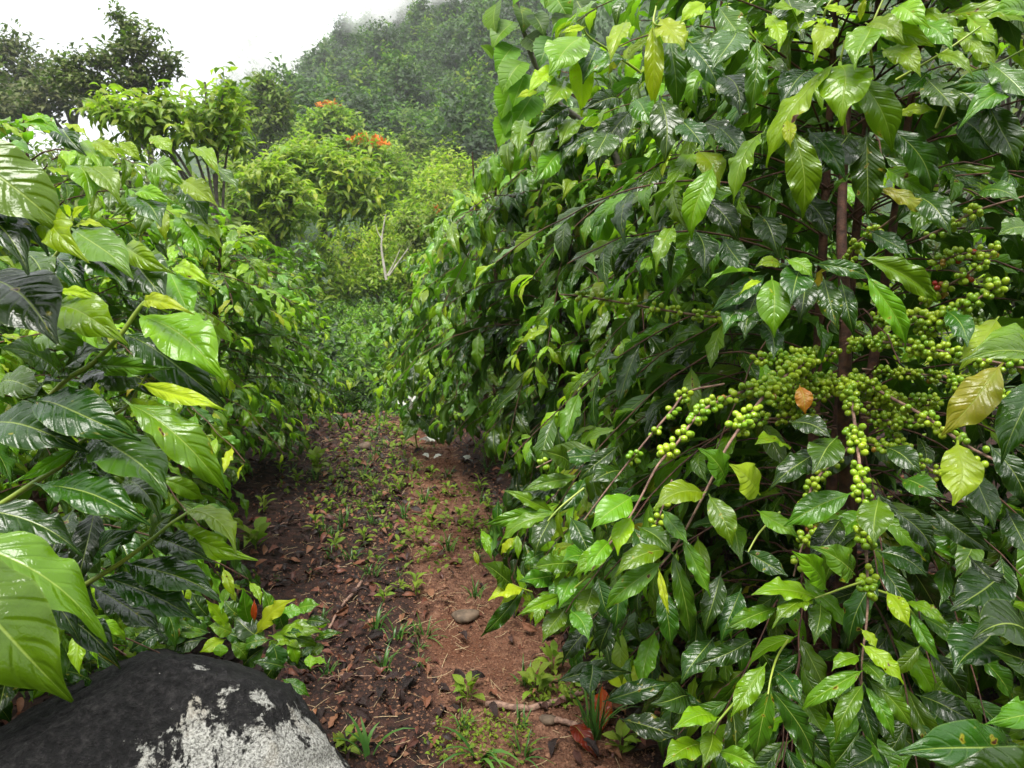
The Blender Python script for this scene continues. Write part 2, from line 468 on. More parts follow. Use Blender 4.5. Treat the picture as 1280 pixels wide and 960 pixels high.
def build_mass(name, arrs, idx, grids, mat, parent, origin, rr):
    B, X, Y, Z, L, W, T, K, H = arrs
    VV, FF, UU, TT, RR, off = [], [], [], [], [], 0
    for k in range(len(TP)):
        ii = idx[K[idx] == k]
        if not len(ii): continue
        tv, tf, tu = grids[k]
        Ls = L[ii][:, None, None]
        P = B[ii][:, None] + Ls * (tv[None, :, 0:1] * X[ii][:, None] + tv[None, :, 1:2] * W[ii][:, None, None] * Y[ii][:, None] + tv[None, :, 2:3] * Z[ii][:, None])
        n, m = len(ii), len(tv)
        VV.append(P.reshape(-1, 3) - origin)
        FF.append((tf[None] + (np.arange(n) * m)[:, None, None]).reshape(-1, 4) + off)
        UU.append(np.tile(tu, (n, 1)))
        TT.append(np.repeat(T[ii], m)); RR.append(np.repeat(rr[ii], m))
        off += n * m
    if not VV: return None
    me = mk(name, np.concatenate(VV), np.concatenate(FF), mat, uv=np.concatenate(UU), attrs={'tone': np.concatenate(TT), 'rnd': np.concatenate(RR)})
    o = link(name, me, parent); o['kind'] = 'stuff'
    return o

SETS = []       # (parent, origin, arrays): the near bushes, split into single leaves and masses once all of them stand

# openings of the picture's view: where branches have been pruned back from the path and the valley
OPEN = np.array([(-900, -900), (600, -900), (604, 0), (608, 60), (620, 120), (640, 190), (612, 205), (570, 255), (528, 320), (492, 390), (474, 450), (480, 505), (520, 532),
                 (600, 560), (650, 600), (625, 640), (600, 690), (625, 740), (640, 790), (700, 800), (725, 850), (800, 905), (840, 960), (840, 1300), (-200, 1300), (-100, 960), (0, 900), (110, 850), (250, 810),
                 (330, 740), (300, 700), (290, 600), (330, 575), (410, 560), (440, 520), (446, 480), (432, 430), (388, 350), (352, 280), (320, 235), (270, 200), (200, 166), (100, 148), (0, 146), (-900, 146)], float)
def inside(px, py, poly=OPEN):
    r = np.zeros(len(px), bool)
    x2, y2 = poly[-1]
    for x1, y1 in poly:
        c = ((y1 > py) != (y2 > py)) & (px < (x2 - x1) * (py - y1) / (y2 - y1 + 1e-9) + x1)
        r ^= c
        x2, y2 = x1, y1
    return r

# ------------------------------------------------------------------ ground
def axis(lo, hi, flo, fhi, step, grow=1.14):
    a_ = list(np.arange(flo, fhi, step))
    s_, x = step, a_[-1]
    while x < hi: s_ *= grow; x += s_; a_.append(min(x, hi))
    s_, x = step, flo
    b_ = []
    while x > lo: s_ *= grow; x -= s_; b_.append(max(x, lo))
    return np.array(b_[::-1] + a_)
gx = axis(-700, 700, -3.2, 1.8, .026, 1.09); gy = axis(-200, 700, 1.0, 8.5, .028, 1.06)
GX, GY = np.meshgrid(gx, gy, indexing='ij')
GZ = terrain(GX, GY)
k = len(gy)
i = np.arange(len(gx) - 1)[:, None] * k + np.arange(k - 1)[None]
pcx = -0.15 - .21 * (GY - 2)
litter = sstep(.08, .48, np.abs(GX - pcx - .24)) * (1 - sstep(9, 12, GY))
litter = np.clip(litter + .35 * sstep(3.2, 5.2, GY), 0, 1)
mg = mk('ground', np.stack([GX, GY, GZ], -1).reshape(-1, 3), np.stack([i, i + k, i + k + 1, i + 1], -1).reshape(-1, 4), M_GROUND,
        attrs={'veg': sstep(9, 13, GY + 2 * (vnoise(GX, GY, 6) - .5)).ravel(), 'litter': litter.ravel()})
tagd(link('ground', mg), kind='structure')

# ------------------------------------------------------------------ coffee bushes
BUSH = {}
def bush(key, x, y, H, R, stems, seed, label, toneb=0., front=0., droop=.55, dens=1., open_=True, prof=None, spread=.16, leafL=.14, grp='coffee bushes along the path', hangf=1.0):
    r = np.random.default_rng(seed)
    z0 = float(terrain(x, y))
    o = empty('coffee_bush', (x, y, z0), label, 'coffee bush', grp)
    org = np.array([x, y, z0])
    lv = Leaves(); stem_lines = []; lat = []
    for si in range(stems):
        aa = r.uniform(0, 6.28); sp = spread * (si > 0) + .02
        bx, by = x + math.cos(aa) * sp * .4, y + math.sin(aa) * sp * .4
        Hs = H * r.uniform(.9, 1.0) if si else H
        P = spline([(bx, by, z0 - .03), (bx + math.cos(aa) * sp * .5, by + math.sin(aa) * sp * .5, z0 + Hs * .35), (bx + math.cos(aa) * sp, by + math.sin(aa) * sp, z0 + Hs * .7),
                    (bx + math.cos(aa) * sp * 1.3, by + math.sin(aa) * sp * 1.3, z0 + Hs * .97)], 22)
        stem_lines.append((P, np.linspace(.021, .004, 22)))
        h = .18; az = r.uniform(0, 3.14)
        while h < Hs * .97:
            f = h / Hs
            base = P[min(21, int(f / .97 * 21))]
            pr = (math.sin(math.pi * min(1, .22 + f * .80)) ** .65) if prof is None else prof(f)
            for s_ in (0, math.pi):
                A = az + s_ + r.normal(0, .25)
                Rl = R * pr * r.uniform(.72, 1.08)
                if Rl < .12: Rl = .12
                hd = np.array([math.cos(A), math.sin(A), 0])
                rise = r.uniform(.15, .55) + .5 * f; dr = droop * r.uniform(.7, 1.4) * (1.15 - .3 * f)
                n = max(4, int(Rl / .05))
                t = np.linspace(0, 1, n + 1)
                pts = base + hd * (Rl * t)[:, None] + np.array([0, 0, 1.0]) * (Rl * (rise * t - dr * 1.3 * t * t))[:, None]
                pts = pts + np.cumsum(r.normal(0, .004, (n + 1, 3)), 0)
                pts[:, 2] = np.maximum(pts[:, 2], z0 + .06)
                lat.append(pts)
                sideb = nrm(np.cross(hd, [0, 0, 1.0]))
                for j in range(1, n + 1):
                    tt = t[j]
                    if tt < .22 or r.uniform() > (dens if tt > .5 else dens * .65): continue
                    tg = nrm(pts[j] - pts[j - 1])
                    for q in (-1, 1):
                        if r.uniform() < .08: continue
                        young = sstep(.84, 1.0, tt)
                        hang = hangf * r.uniform(.15, .95) * (1.15 - .5 * young)
                        dx = tg * r.uniform(.35, .8) + sideb * q * r.uniform(.55, 1.0) - np.array([0, 0, 1.0]) * hang
                        nz = np.array([0, 0, 1.0]) * r.uniform(.5, 1.1) + hd * r.uniform(.1, .9) + r.normal(0, .34, 3)
                        Lf = leafL * r.uniform(.62, 1.18) * (1 - .45 * young)
                        tone = r.choice([.05, .12, .24, .40], p=[.24, .26, .28, .22]) + toneb + young * r.uniform(.1, .65) + .75 * max(0, f - .52) * tt
                        if r.uniform() < .004: tone = r.uniform(1.05, 1.35)
                        lv.add(pts[j] + dx * .01, dx, nz, Lf, r.uniform(.88, 1.15), tone)
                # terminal pair of tender leaves
                tg = nrm(pts[-1] - pts[-2])
                for q in (-1, 1):
                    dx = tg * 1.0 + sideb * q * r.uniform(.25, .6) - np.array([0, 0, 1.]) * r.uniform(-.3, .4)
                    lv.add(pts[-1], dx, np.array([0, 0, 1.]) + hd * .3 + r.normal(0, .2, 3), leafL * r.uniform(.42, .78), .85, r.uniform(.42, .80) if f > .3 else r.uniform(.3, .7))
            az += math.pi / 2 + r.normal(0, .2)
            h += r.uniform(.045, .066)
        # crown tip
        for q in range(10):
            A = r.uniform(0, 6.28); dx = np.array([math.cos(A), math.sin(A), r.uniform(-.4, .9)])
            lv.add(P[-1] - np.array([0, 0, .01 * q]), dx, np.array([0, 0, 1.]) - .3 * dx, leafL * r.uniform(.4, .9), .9, r.uniform(.35, .95))
    V, F = tubes(stem_lines, 8)
    link('stem', mk('stem', V - org, F, M_STEM), o)
    BUSH[key] = dict(o=o, org=org, lv=lv, lat=lat, front=front, open=open_)
    return o

# right-hand row
bush('R1', .86, 1.98, 2.50, .92, 3, 11, 'tall fruiting coffee bush on the right of the path, loaded with green berries', front=1.56, droop=.6, spread=.05, toneb=.06)
bush('R2', .30, 3.45, 2.30, .86, 3, 12, 'coffee bush behind the fruiting one, leaning over the right edge of the path', toneb=.03, droop=.8, hangf=1.7, leafL=.15)
bush('R3', -.12, 4.95, 2.1, .80, 2, 13, 'third coffee bush on the right side, mostly hidden behind the leaning one', toneb=.05, droop=.8, hangf=1.5)
bush('R4', -.50, 6.5, 1.9, .70, 2, 14, 'last coffee bush of the right row where the path drops away', toneb=.12, droop=.7, hangf=1.4)
bush('R7', .75, 2.85, 2.45, .75, 2, 18, 'tall coffee bush squeezed in behind the top of the fruiting bush', toneb=.2)
bush('R5', 1.9, 2.35, 1.9, .9, 2, 15, 'coffee bush at the right edge, beyond the fruiting bush and its drooping berry branch', front=1.7, open_=False)
bush('R6', 1.35, 3.9, 2.1, .85, 2, 16, 'dark coffee bush standing in the second row behind the fruiting bush', open_=False, dens=1.)
# left-hand row
bush('L1', -1.32, 1.35, 1.42, .80, 2, 21, 'coffee bush nearest on the left with very large glossy leaves', front=1.2, toneb=.05)
bush('L2', -1.66, 2.75, 1.92, 1.02, 3, 22, 'rounded coffee bush left of the path behind the large-leaved one', toneb=.12, leafL=.135)
bush('L3', -1.88, 4.2, 1.66, .92, 3, 23, 'third coffee bush on the left, its side sloping down to the path', toneb=.1)
bush('L4', -2.15, 5.7, 1.55, .85, 2, 24, 'far left-row coffee bush where the path narrows', toneb=.1)
bush('L5', -3.3, 3.6, 1.95, .95, 2, 25, 'coffee bush in the second row at the left edge behind the rounded bush', toneb=.12, dens=.8)

def filt(b):
    """prune what grows into the path or in front of the hand-placed sprays"""
    A = list(b['lv'].arr())
    B, X, L, H = A[0], A[1], A[4], A[8]
    tip = B + X * L[:, None]; midp = B + X * (L * .5)[:, None]
    px, py, d = proj(midp); qx, qy, qd = proj(tip)
    keep = np.ones(len(B), bool)
    if b['open']:
        j = rng.normal(0, 7, (2, len(B)))
        keep &= ~inside(px + j[0], py + j[1]) & ~inside(qx + j[0] * 1.6, qy + j[1] * 1.6)
    if b['front']:
        fr = b['front'] + rng.uniform(-.08, .10, len(B))
        keep &= (d > fr) & (qd > fr - .08)
    if b is BUSH['L1']: keep &= ~((py < 345) & (d < 2.0))
    # thin the leaves round the fruiting wood
    fz = (px > 790) & (px < 1290) & (py > 330 + .1 * (1280 - px)) & (py < 640) & (d < 1.95)
    keep &= ~(fz & (rng.uniform(size=len(B)) < np.where(d < 1.75, .9, .6)))
    keep &= (tip[:, 2] > terrain(tip[:, 0], tip[:, 1]) + .02)
    keep |= H
    return [a_[keep] for a_ in A]

# ------------------------------------------------------------------ hand-placed leaves and shoots (picture coordinates give where they stand)
NAT = .145
def hero(key, rows, depth, nat=NAT):
    lv = BUSH[key]['lv']
    for row in rows:
        bx, by, tx, ty, tone = row[:5]
        wpx = row[5] if len(row) > 5 and row[5] else None
        d = depth + (row[6] if len(row) > 6 else rng.uniform(-.05, .06))
        roll = row[7] if len(row) > 7 else rng.uniform(-22, 22)
        b = at(bx, by, d)
        lp = math.hypot(tx - bx, ty - by) * d / FPX
        target = nat * (1 if tone < .75 else .8)
        extra = min(.075, math.sqrt(max(0, target ** 2 - lp ** 2)) * .7) if lp > .055 else .02
        t_ = at(tx, ty, d - extra)
        x = t_ - b; L = np.linalg.norm(x)
        tocam = nrm(CAM - b)
        n0 = tocam * .85 + np.array([0, 0, 1.]) * .55
        xx = nrm(x); n0 = nrm(n0 - (n0 @ xx) * xx)
        side = np.cross(n0, xx)
        n1 = n0 * math.cos(math.radians(roll)) + side * math.sin(math.radians(roll))
        Wf = 1.0 if wpx is None else min(1.9, max(.5, (wpx * d / FPX) / (.465 * L * max(.5, abs(n1 @ tocam)))))
        lv.add(b, x, n1, L, Wf, tone, K=int(rng.integers(14)), H=True)

def shoot(key, pts, r0=.0035, r1=.0016, mat=None, name='branch'):
    P = spline([at(*p) for p in pts], 5 * len(pts))
    V, F = tubes([(P, np.linspace(r0, r1, len(P)))], 8)
    b = BUSH[key]
    return link(name, mk(name, V - b['org'], F, mat or M_GREENSTEM), b['o']), P

# --- left bush, upper leaves
hero('L1', [(-70,165,90,288,.42,86,-.15,-10),(-60,215,62,314,.14,62,-.12,10),(58,268,97,321,.72,26,-.1,-40),(-40,262,36,326,.05,50,-.1,0),
 (93,288,163,334,.38,34,.05),(97,303,160,361,.08,40,.05,5),(94,283,131,283,1.0,8,.05),(92,276,106,256,.98,8,.05),(88,270,80,255,1.0,7,.05),(160,318,206,372,.12,38,.1),(157,310,212,339,.62,18,.1,-25),
 (212,340,240,396,.48,30,.15,0),(218,336,266,357,.8,14,.15),(56,325,109,362,.08,30,.08),(25,313,60,358,.25,26,.05,20)], 1.0)
hero('L1', [(96,208,113,251,.5,25),(108,209,149,246,.55,20),(104,176,128,207,.6,20),(118,176,149,199,.75,12),(60,210,91,222,.8,8),(78,163,103,189,.08,20),(78,155,110,170,.9,9),
 (25,160,76,166,.45,18),(20,155,60,150,.6,14),(163,247,201,281,.15,27),(172,243,216,251,.6,12),(220,272,253,321,.42,28),(228,268,277,304,.7,20),(225,236,258,276,.22,26),(230,226,269,253,.7,18),
 (195,204,229,230,.45,18),(262,205,300,240,.3,18),(240,190,275,215,.6,14),(150,178,175,200,.7,14),(190,170,215,190,.65,16),(0,200,40,190,.4,20)], 1.45, .12)
# --- left bush, the near shoots
hero('L1', [(182,378,240,391,1.0,13,0,-30),(178,396,276,466,.55,56,0,12),(157,419,279,500,.10,58,.02,8),(118,454,213,462,.35,14,.03,-58),(98,476,216,492,.08,44,.05,10),
 (68,384,149,421,.62,34,.04,-15),(85,472,122,432,.06,24,.0,0),(45,502,169,545,.10,48,-.02,0),(120,543,214,607,.22,54,.0,15),(163,506,289,615,.42,56,-.05,8),(158,505,249,533,.70,16,.03,-40),
 (180,481,276,508,1.0,16,-.03,-25),(-30,345,70,426,.06,66,-.05,5),(75,466,6,430,.25,44,.03,-20),(48,428,112,432,.35,30,.07,-10),(-15,530,97,557,.07,40,0,-10),(96,560,20,604,.42,18,.0,35),
 (85,579,167,592,.18,32,.02),(52,607,180,648,.12,44,-.04,8),(-45,636,104,688,.06,58,-.06,10),(0,480,55,492,.3,26,.05),(30,520,70,470,.06,24,.04),(160,600,200,640,.28,34,.06)], .98)
hero('L1', [(-80,672,136,796,.40,84,-.28,12),(-110,690,92,872,.36,125,-.34,14),(222,659,311,702,.62,26,.05,-45),(238,638,298,680,.6,30,.06,20),(195,672,264,699,.08,22,.06),(163,705,276,738,.10,42,.03,14),
 (130,722,251,773,.08,44,.03,14),(152,703,182,647,.20,26,.06),(124,716,161,660,.10,26,.06),(118,640,94,735,.04,40,.05,0),(188,680,216,643,.3,26,.06),(120,735,205,795,.04,40,.08),(40,700,120,760,.04,44,.08),
 (20,720,100,800,.05,46,.12),(60,760,150,830,.05,40,.15),(90,640,60,700,.06,36,.1)], 1.02)
shoot('L1', [(-20,545,1.06),(55,500,1.03),(84,474,1.0),(115,455,.99),(148,422,.98),(165,398,.98),(176,383,.98),(184,375,.98)], .0042, .0022)
shoot('L1', [(100,540,1.04),(155,511,1.0),(172,487,.98),(184,468,.97)], .0026, .0012)
shoot('L1', [(-30,645,1.03),(0,631,1.0),(45,602,.99),(82,578,.98),(97,556,.98),(120,543,.98)], .0045, .0022)
shoot('L1', [(60,760,1.12),(108,730,1.05),(150,704,1.04),(185,678,1.04),(213,655,1.05),(240,637,1.07)], .0040, .0018)
shoot('L1', [(40,345,1.1),(60,330,1.05),(75,312,1.02),(85,295,1.0),(90,270,1.0)], .003, .0015)
shoot('L1', [(60,395,1.08),(66,380,1.02),(72,366,1.0),(72,355,1.0)], .0028, .0024)
hero('L1', [(72,366,122,374,.95,10,.0),(70,362,68,345,.9,8,.0)], 1.0)

# --- right bush, upper sprays
hero('R1', [(816,34,816,139,.88,27,0,0),(826,25,856,61,.92,30,0,0),(838,50,846,143,.25,34,.03,0),(862,55,904,119,.12,38,.03,0),(795,125,813,156,.3,20),(825,125,831,201,.16,40,0,0),(787,140,744,219,.12,40,.02,0),
 (775,125,728,136,.06,18),(728,50,729,143,.82,36,.02,0),(728,46,690,86,.55,34,.02,-10),(745,58,729,96,.15,22),(782,75,730,94,.32,16),(782,28,762,75,.8,18),(730,34,701,41,1.0,9),(700,85,660,113,.85,16),
 (672,115,647,120,1.0,8),(705,100,681,136,.55,20),(710,135,664,166,.04,22),(742,160,681,196,.06,22),(750,168,695,205,.1,18),(878,155,923,189,.16,26),(852,150,881,186,.08,28),(866,192,831,231,.55,20),
 (874,190,899,230,.78,26),(720,150,700,180,.5,20),(690,160,670,200,.35,18),(655,150,648,190,.45,16),(900,160,930,200,.1,28),(760,165,735,205,.2,26),(700,190,672,225,.4,20)], 1.5)
hero('R1', [(1050,82,1050,149,.58,62,-.02,0),(1043,79,950,198,.66,26,-.05,-40),(1072,98,1119,187,.45,48,0,10),(992,166,1004,273,.48,55,-.05,0),(984,151,987,183,.93,18,-.06,0),(955,165,915,254,.52,24,-.03,-35),
 (1084,168,1085,272,.20,56,0,0),(1013,166,1057,224,.12,30,.03),(1117,163,1168,245,.16,50,.03,8),(946,53,936,149,.32,32,0,5),(1088,35,1065,78,.5,30),(1090,32,1168,57,.58,30,0,-20),(1085,30,1130,52,.6,24),
 (1197,43,1246,87,.6,26),(1173,68,1217,91,.55,16),(1268,118,1204,149,.32,22),(1258,112,1190,104,.22,20),(1235,130,1277,207,.18,46,-.02,0),(1120,143,1171,137,.82,18),(985,-2,1004,49,.2,40,.03,0),
 (1030,33,1019,71,.8,22),(1040,28,999,33,.88,10),(1103,236,1164,272,1.25,26,0,0),(1146,245,1188,291,.12,34),(1105,62,1151,93,.65,26,0,0),(1060,170,1020,215,.1,34,.05),(1160,100,1195,140,.25,34,.03),
 (1180,110,1225,140,.15,30,.03),(1240,80,1290,130,.25,34),(1150,30,1190,60,.4,26),(1120,10,1160,30,.6,22),(1210,20,1250,60,.6,20),(900,10,935,60,.3,30),(920,40,890,85,.2,30),(960,20,975,60,.75,18),
 (880,5,850,25,.85,18),(1060,15,1030,8,.9,12),(1075,25,1083,-5,.9,12),(1010,90,975,130,.1,34,.05),(905,95,925,140,.08,34,.05),(1200,150,1240,190,.12,34,.04),(1000,20,965,5,.6,22),(1290,20,1240,10,.5,26)], 1.42)
for q in ([(870,60,1.55),(840,35,1.5),(818,30,1.48),(820,8,1.5)], [(800,90,1.6),(760,62,1.55),(735,45,1.52),(728,30,1.5)], [(1060,190,1.6),(1052,120,1.5),(1050,84,1.44),(1056,50,1.42)],
          [(1170,160,1.5),(1200,100,1.45),(1250,78,1.42),(1300,50,1.4)], [(1120,100,1.5),(1180,65,1.44),(1226,33,1.42)], [(1090,80,1.5),(1088,40,1.43),(1106,-6,1.42)], [(1000,110,1.55),(955,60,1.5),(935,38,1.48)],
          [(1040,60,1.5),(1030,20,1.45),(1046,-10,1.44)], [(690,120,1.6),(700,88,1.54),(690,70,1.52)]):
    shoot('R1', q, .003, .0016)
# --- right bush, the whorl in the middle and its big pale neighbours
hero('R1', [(945,340,879,350,.45,14,0,-40),(955,345,887,391,.12,32,0,0),(965,350,966,417,.42,42,-.03,0),(945,370,930,419,.12,30,.02,0),(953,405,968,447,.08,22),(985,325,1016,346,.5,22),(957,357,970,378,1.0,7,-.04),
 (950,352,925,366,.95,8,-.04),(1000,335,990,375,.12,26),(975,330,945,332,.6,14),(940,385,905,410,.15,26,.04),(1022,330,1095,351,.15,26,0,-12),(1082,323,1178,377,.46,36,-.05,0),(1086,348,1138,436,.46,42,-.05,0),
 (1030,350,1047,409,.14,30,.02,0),(1052,355,1068,420,.08,26,.02,0),(1010,350,1000,400,.08,30,.04),(890,212,862,299,.52,42,-.02,0),(905,300,935,340,.06,30,.06),(880,250,925,300,.05,34,.08),(950,270,975,318,.06,34,.08),
 (870,290,880,340,.06,30,.08),(1000,245,1040,300,.05,34,.08),(1090,290,1140,320,.1,30,.05),(840,285,818,335,.5,22,.02),(1190,590,1230,650,.06,36,.05)], 1.42, .12)
# --- far right edge
hero('R1', [(1248,460,1177,543,1.28,60,-.1,0),(1197,556,1193,630,1.12,58,-.12,0),(1310,452,1212,438,.38,30,-.2,0),(1300,430,1225,425,.5,22,-.15,0),(1292,478,1250,572,.16,48,-.1,0),(1218,592,1246,657,.10,34,-.02,0),(1240,560,1290,640,.06,46,0,0),
 (1260,640,1290,700,.06,40,0,0),(1245,400,1200,460,1.15,36,.05,0),(1290,285,1250,290,.3,26,-.05,0),(1225,240,1275,250,.2,20,0,0),(1185,390,1210,430,.15,26,.05)], 1.30)
hero('R1', [(1262,932,1131,935,.10,44,-.42,20),(1330,985,1185,957,.10,60,-.46,20),(1310,890,1238,900,.3,30,-.3,0),(1240,790,1190,830,.05,60,-.05,0),(1290,800,1222,790,.08,44,-.1,10),(1300,850,1245,810,.08,44,-.1,10),(1150,870,1225,905,.04,40,.02,0),
 (1250,720,1190,760,.05,44,.02),(1215,700,1265,770,.06,40,.02),(1170,640,1240,690,.08,40,.02),(1130,600,1180,620,.2,24,.02)], 1.3)
# --- right bush, lower sprays
hero('R1', [(878,616,818,633,.60,30,0,0),(888,622,916,682,.38,36,0,0),(855,675,889,747,.32,30,0,0),(830,687,767,719,.45,30,0,0),(824,705,751,761,.38,34,0,0),(824,714,836,768,.98,12,-.02),(842,695,863,802,.22,30,.03,0),
 (828,735,838,812,.14,34,.03,0),(788,622,739,656,.45,34,0,0),(788,648,771,692,.78,26,0,0),(760,678,733,714,.45,20),(1022,565,961,608,.07,38,0,0),(1045,548,1020,587,.22,30),(990,528,1039,546,.08,28),(1060,618,981,656,.32,42,-.03,0),
 (1098,625,1092,677,.35,38,-.02,0),(985,560,946,550,.52,20,.03),(948,616,918,580,1.12,34,.05,0),(1000,484,1006,517,1.55,34,.05,0),(1018,746,942,738,.55,24,-.02,-15),(1032,735,999,692,.5,22,-.02),(1066,716,1021,682,.3,30,-.02),
 (1014,750,965,778,.42,20,-.02),(970,760,904,787,.28,26,-.02,0),(1025,755,1018,801,.22,22),(1078,788,1096,811,.75,18,-.03),(1080,808,1131,854,.72,30,-.04,0),(1075,840,996,887,.38,28,-.05,0),(1077,858,1043,926,.34,30,-.05,0),
 (1083,860,1119,925,.32,26,-.05,0),(1088,852,1142,912,.32,28,-.05,0),(1080,828,1109,860,.25,18,-.03),(1075,870,1095,936,.08,26,-.02),(1072,820,1039,834,.45,18,-.03),(1110,742,1136,783,.82,28,-.03,0),(1134,753,1185,781,.5,20,-.02),
 (1140,768,1174,827,.32,22,-.03),(1155,772,1206,810,.24,24,-.02),(1163,817,1211,877,.12,34,0,0),(955,833,914,896,.5,38,-.03,0),(963,862,943,954,.25,34,-.05,0),(966,864,1022,957,.12,40,-.05,0),(895,897,845,906,.55,22,-.03),
 (972,840,1001,880,.1,28,0),(830,640,860,680,.3,24,.03),(800,660,840,690,.25,26,.05),(935,690,985,720,.08,34,.05),(950,640,1000,670,.5,26,.04),(900,720,880,790,.1,34,.03),(925,740,900,800,.08,34,.04),(940,800,870,830,.06,36,.02),
 (890,800,850,850,.06,36,.04),(860,870,820,880,.1,30,.05),(880,930,830,950,.5,24,-.03),(890,915,880,955,.4,20,-.03),(1000,900,1040,955,.06,40,.05),(1110,560,1150,590,.1,28,.05),(1120,640,1170,700,.08,38,.02),(1100,690,1160,720,.1,36,.04),
 (1130,700,1175,770,.06,36,.05),(1050,650,1010,700,.06,36,.06),(905,600,880,560,.3,30,.05),(960,870,930,880,.3,20,0),(900,940,950,960,.4,24,-.05)], 1.34, .115)
# --- the low spray reaching towards the path
hero('R1', [(690,640,630,612,.42,20,.1),(690,640,604,656,.36,24,.08),(690,645,619,682,.42,22,.06),(690,645,666,692,.14,28,.06),(716,598,652,613,.3,24,.1),(712,580,681,563,.25,22,.12),(700,610,640,630,.15,24,.12),(730,600,700,640,.12,24,.12),
 (760,680,717,718,.45,28),(720,705,664,709,.28,26),(720,720,699,757,.36,24),(740,735,724,777,.36,28),(700,745,649,766,.5,18),(705,762,677,799,.36,24),(715,765,736,799,.3,24),(690,720,650,725,.25,22,.03),(740,700,705,695,.3,24,.03),
 (755,570,690,575,.1,24,.15),(770,560,720,600,.08,26,.15),(745,620,760,670,.06,30,.12),(640,731,604,703,.26,22,0,0),(652,736,611,746,.98,16,-.02),(655,735,600,797,.16,28,0),(648,736,625,755,.9,14,0),(740,780,700,830,.05,34,.1),
 (770,760,745,820,.05,36,.12),(715,650,740,700,.1,30,.08),(680,690,655,705,.2,20,.05),(780,590,740,600,.12,26,.14),(775,730,770,790,.1,30,.06)], 1.52, .115)
hero('R1', [(700,850,790,838,.08,30,.2,0),(760,875,840,850,.06,34,.2,0),(740,830,735,870,.05,30,.2),(780,900,850,920,.06,36,.15),(1100,930,1060,960,.05,40,.1),(1150,830,1110,900,.04,44,.2),(1180,880,1150,950,.04,44,.2)], 1.55)

# --- fruiting branches: the berries sit in clusters at the nodes
def berry_template():
    me_v, me_f, me_uv = [], [], []
    nr, ns = 8, 10
    for a_ in range(nr + 1):
        th = math.pi * a_ / nr
        for b_ in range(ns + 1):
            ph = 2 * math.pi * b_ / ns
            r_ = math.sin(th) * (1 if a_ < nr - 1 else .9)
            z_ = -math.cos(th) * 1.13
            if a_ == nr: z_ -= .10
            me_v.append((r_ * math.cos(ph), r_ * math.sin(ph), z_)); me_uv.append((b_ / ns, a_ / nr))
    for a_ in range(nr):
        for b_ in range(ns):
            i_ = a_ * (ns + 1) + b_
            me_f.append((i_, i_ + 1, i_ + ns + 2, i_ + ns + 1))
    return np.array(me_v), np.array(me_f), np.array(me_uv)
bv, bf, buv = berry_template()
BERRY = mk('berry', bv, bf, M_BERRY, uv=buv)

ALLB = []     # (bush key, branch object or None, position, axis, radius, ripe)
def fruit(key, pts, nodes, rb=.0062, nber=(7, 11), ripe=0.0, r0=.0032, r1=.0022, mat=None, draw=True, spacing=None):
    rb = rb * 1.02
    nodes = [f_ + rng.normal(0, .012) for f_ in nodes]
    nodes = [min(1, max(0, f_)) for f_ in nodes]
    br, P = shoot(key, pts, r0, r1, mat or M_TWIG)
    seg = np.concatenate([[0], np.cumsum(np.linalg.norm(np.diff(P, axis=0), axis=1))])
    for f in nodes:
        s_ = f * seg[-1]
        c = np.array([np.interp(s_, seg, P[:, k_]) for k_ in range(3)])
        i_ = min(len(P) - 2, int(np.searchsorted(seg, s_))); tg = nrm(P[i_ + 1] - P[i_])
        pos = []
        want = int(rng.integers(*nber) * rng.uniform(.8, 1.7)); tries = 0
        R_ = rb * 1.9
        while len(pos) < want and tries < 260:
            tries += 1
            if tries % 60 == 0: R_ += rb * .7
            v_ = rng.normal(size=3); v_ -= (v_ @ tg) * tg * .45; v_ = nrm(v_)
            q = c + v_ * R_ * rng.uniform(.8, 1.25) + tg * rng.uniform(-1, 1) * rb * 1.9
            if all(np.linalg.norm(q - p_) > rb * 1.75 for p_, _ in pos): pos.append((q, v_))
        for q, v_ in pos:
            rp = 0.
            if rng.uniform() < ripe: rp = rng.uniform(.5, 1.0)
            ALLB.append((key, br, q, nrm(v_ + rng.normal(0, .25, 3)), rb * rng.uniform(.86, 1.12), rp))
    return br

L_ = lambda a_, b_, n: list(np.linspace(a_, b_, n))
fruit('R1', [(1045,440,1.68),(1000,458,1.58),(960,490,1.48),(930,528,1.42),(908,560,1.39),(893,592,1.37),(878,622,1.36),(857,662,1.35),(838,692,1.35),(822,712,1.35)], L_(.03, .57, 10), .0064, (10, 15), .02, .0034, .0016)
fruit('R1', [(1000,465,1.62),(940,485,1.54),(880,512,1.46),(848,552,1.42),(822,582,1.40),(802,620,1.39),(785,650,1.39),(762,680,1.40),(740,712,1.42)], L_(.04, .62, 9), .0060, (8, 12), .035, .003, .0014)
fruit('R1', [(905,480,1.62),(860,490,1.58),(838,515,1.54),(800,560,1.52),(760,610,1.52),(730,650,1.53)], L_(.25, .62, 4), .0056, (6, 9), 0, .0026, .0014)
fruit('R1', [(1055,470,1.72),(1064,500,1.55),(1072,560,1.46),(1079,620,1.40),(1083,690,1.36),(1085,740,1.35),(1083,780,1.34),(1078,820,1.33),(1077,862,1.32)], L_(.12, .80, 12), .0062, (9, 13), .012, .0036, .0015)
fruit('R1', [(1065,470,1.72),(1110,495,1.62),(1160,523,1.52),(1205,555,1.44),(1250,578,1.38),(1300,598,1.34)], L_(.06, .92, 9), .0064, (5, 9), .01, .0038, .0024)
fruit('R1', [(1058,430,1.74),(1110,428,1.62),(1160,436,1.54),(1210,446,1.48),(1290,462,1.42)], L_(.06, .9, 9), .0062, (9, 14), .012, .0036, .0024)
fruit('R1', [(1140,440,1.66),(1160,410,1.60),(1190,390,1.55),(1225,372,1.52),(1255,350,1.5)], L_(.1, .9, 6), .0064, (10, 14), .0, .003, .002)
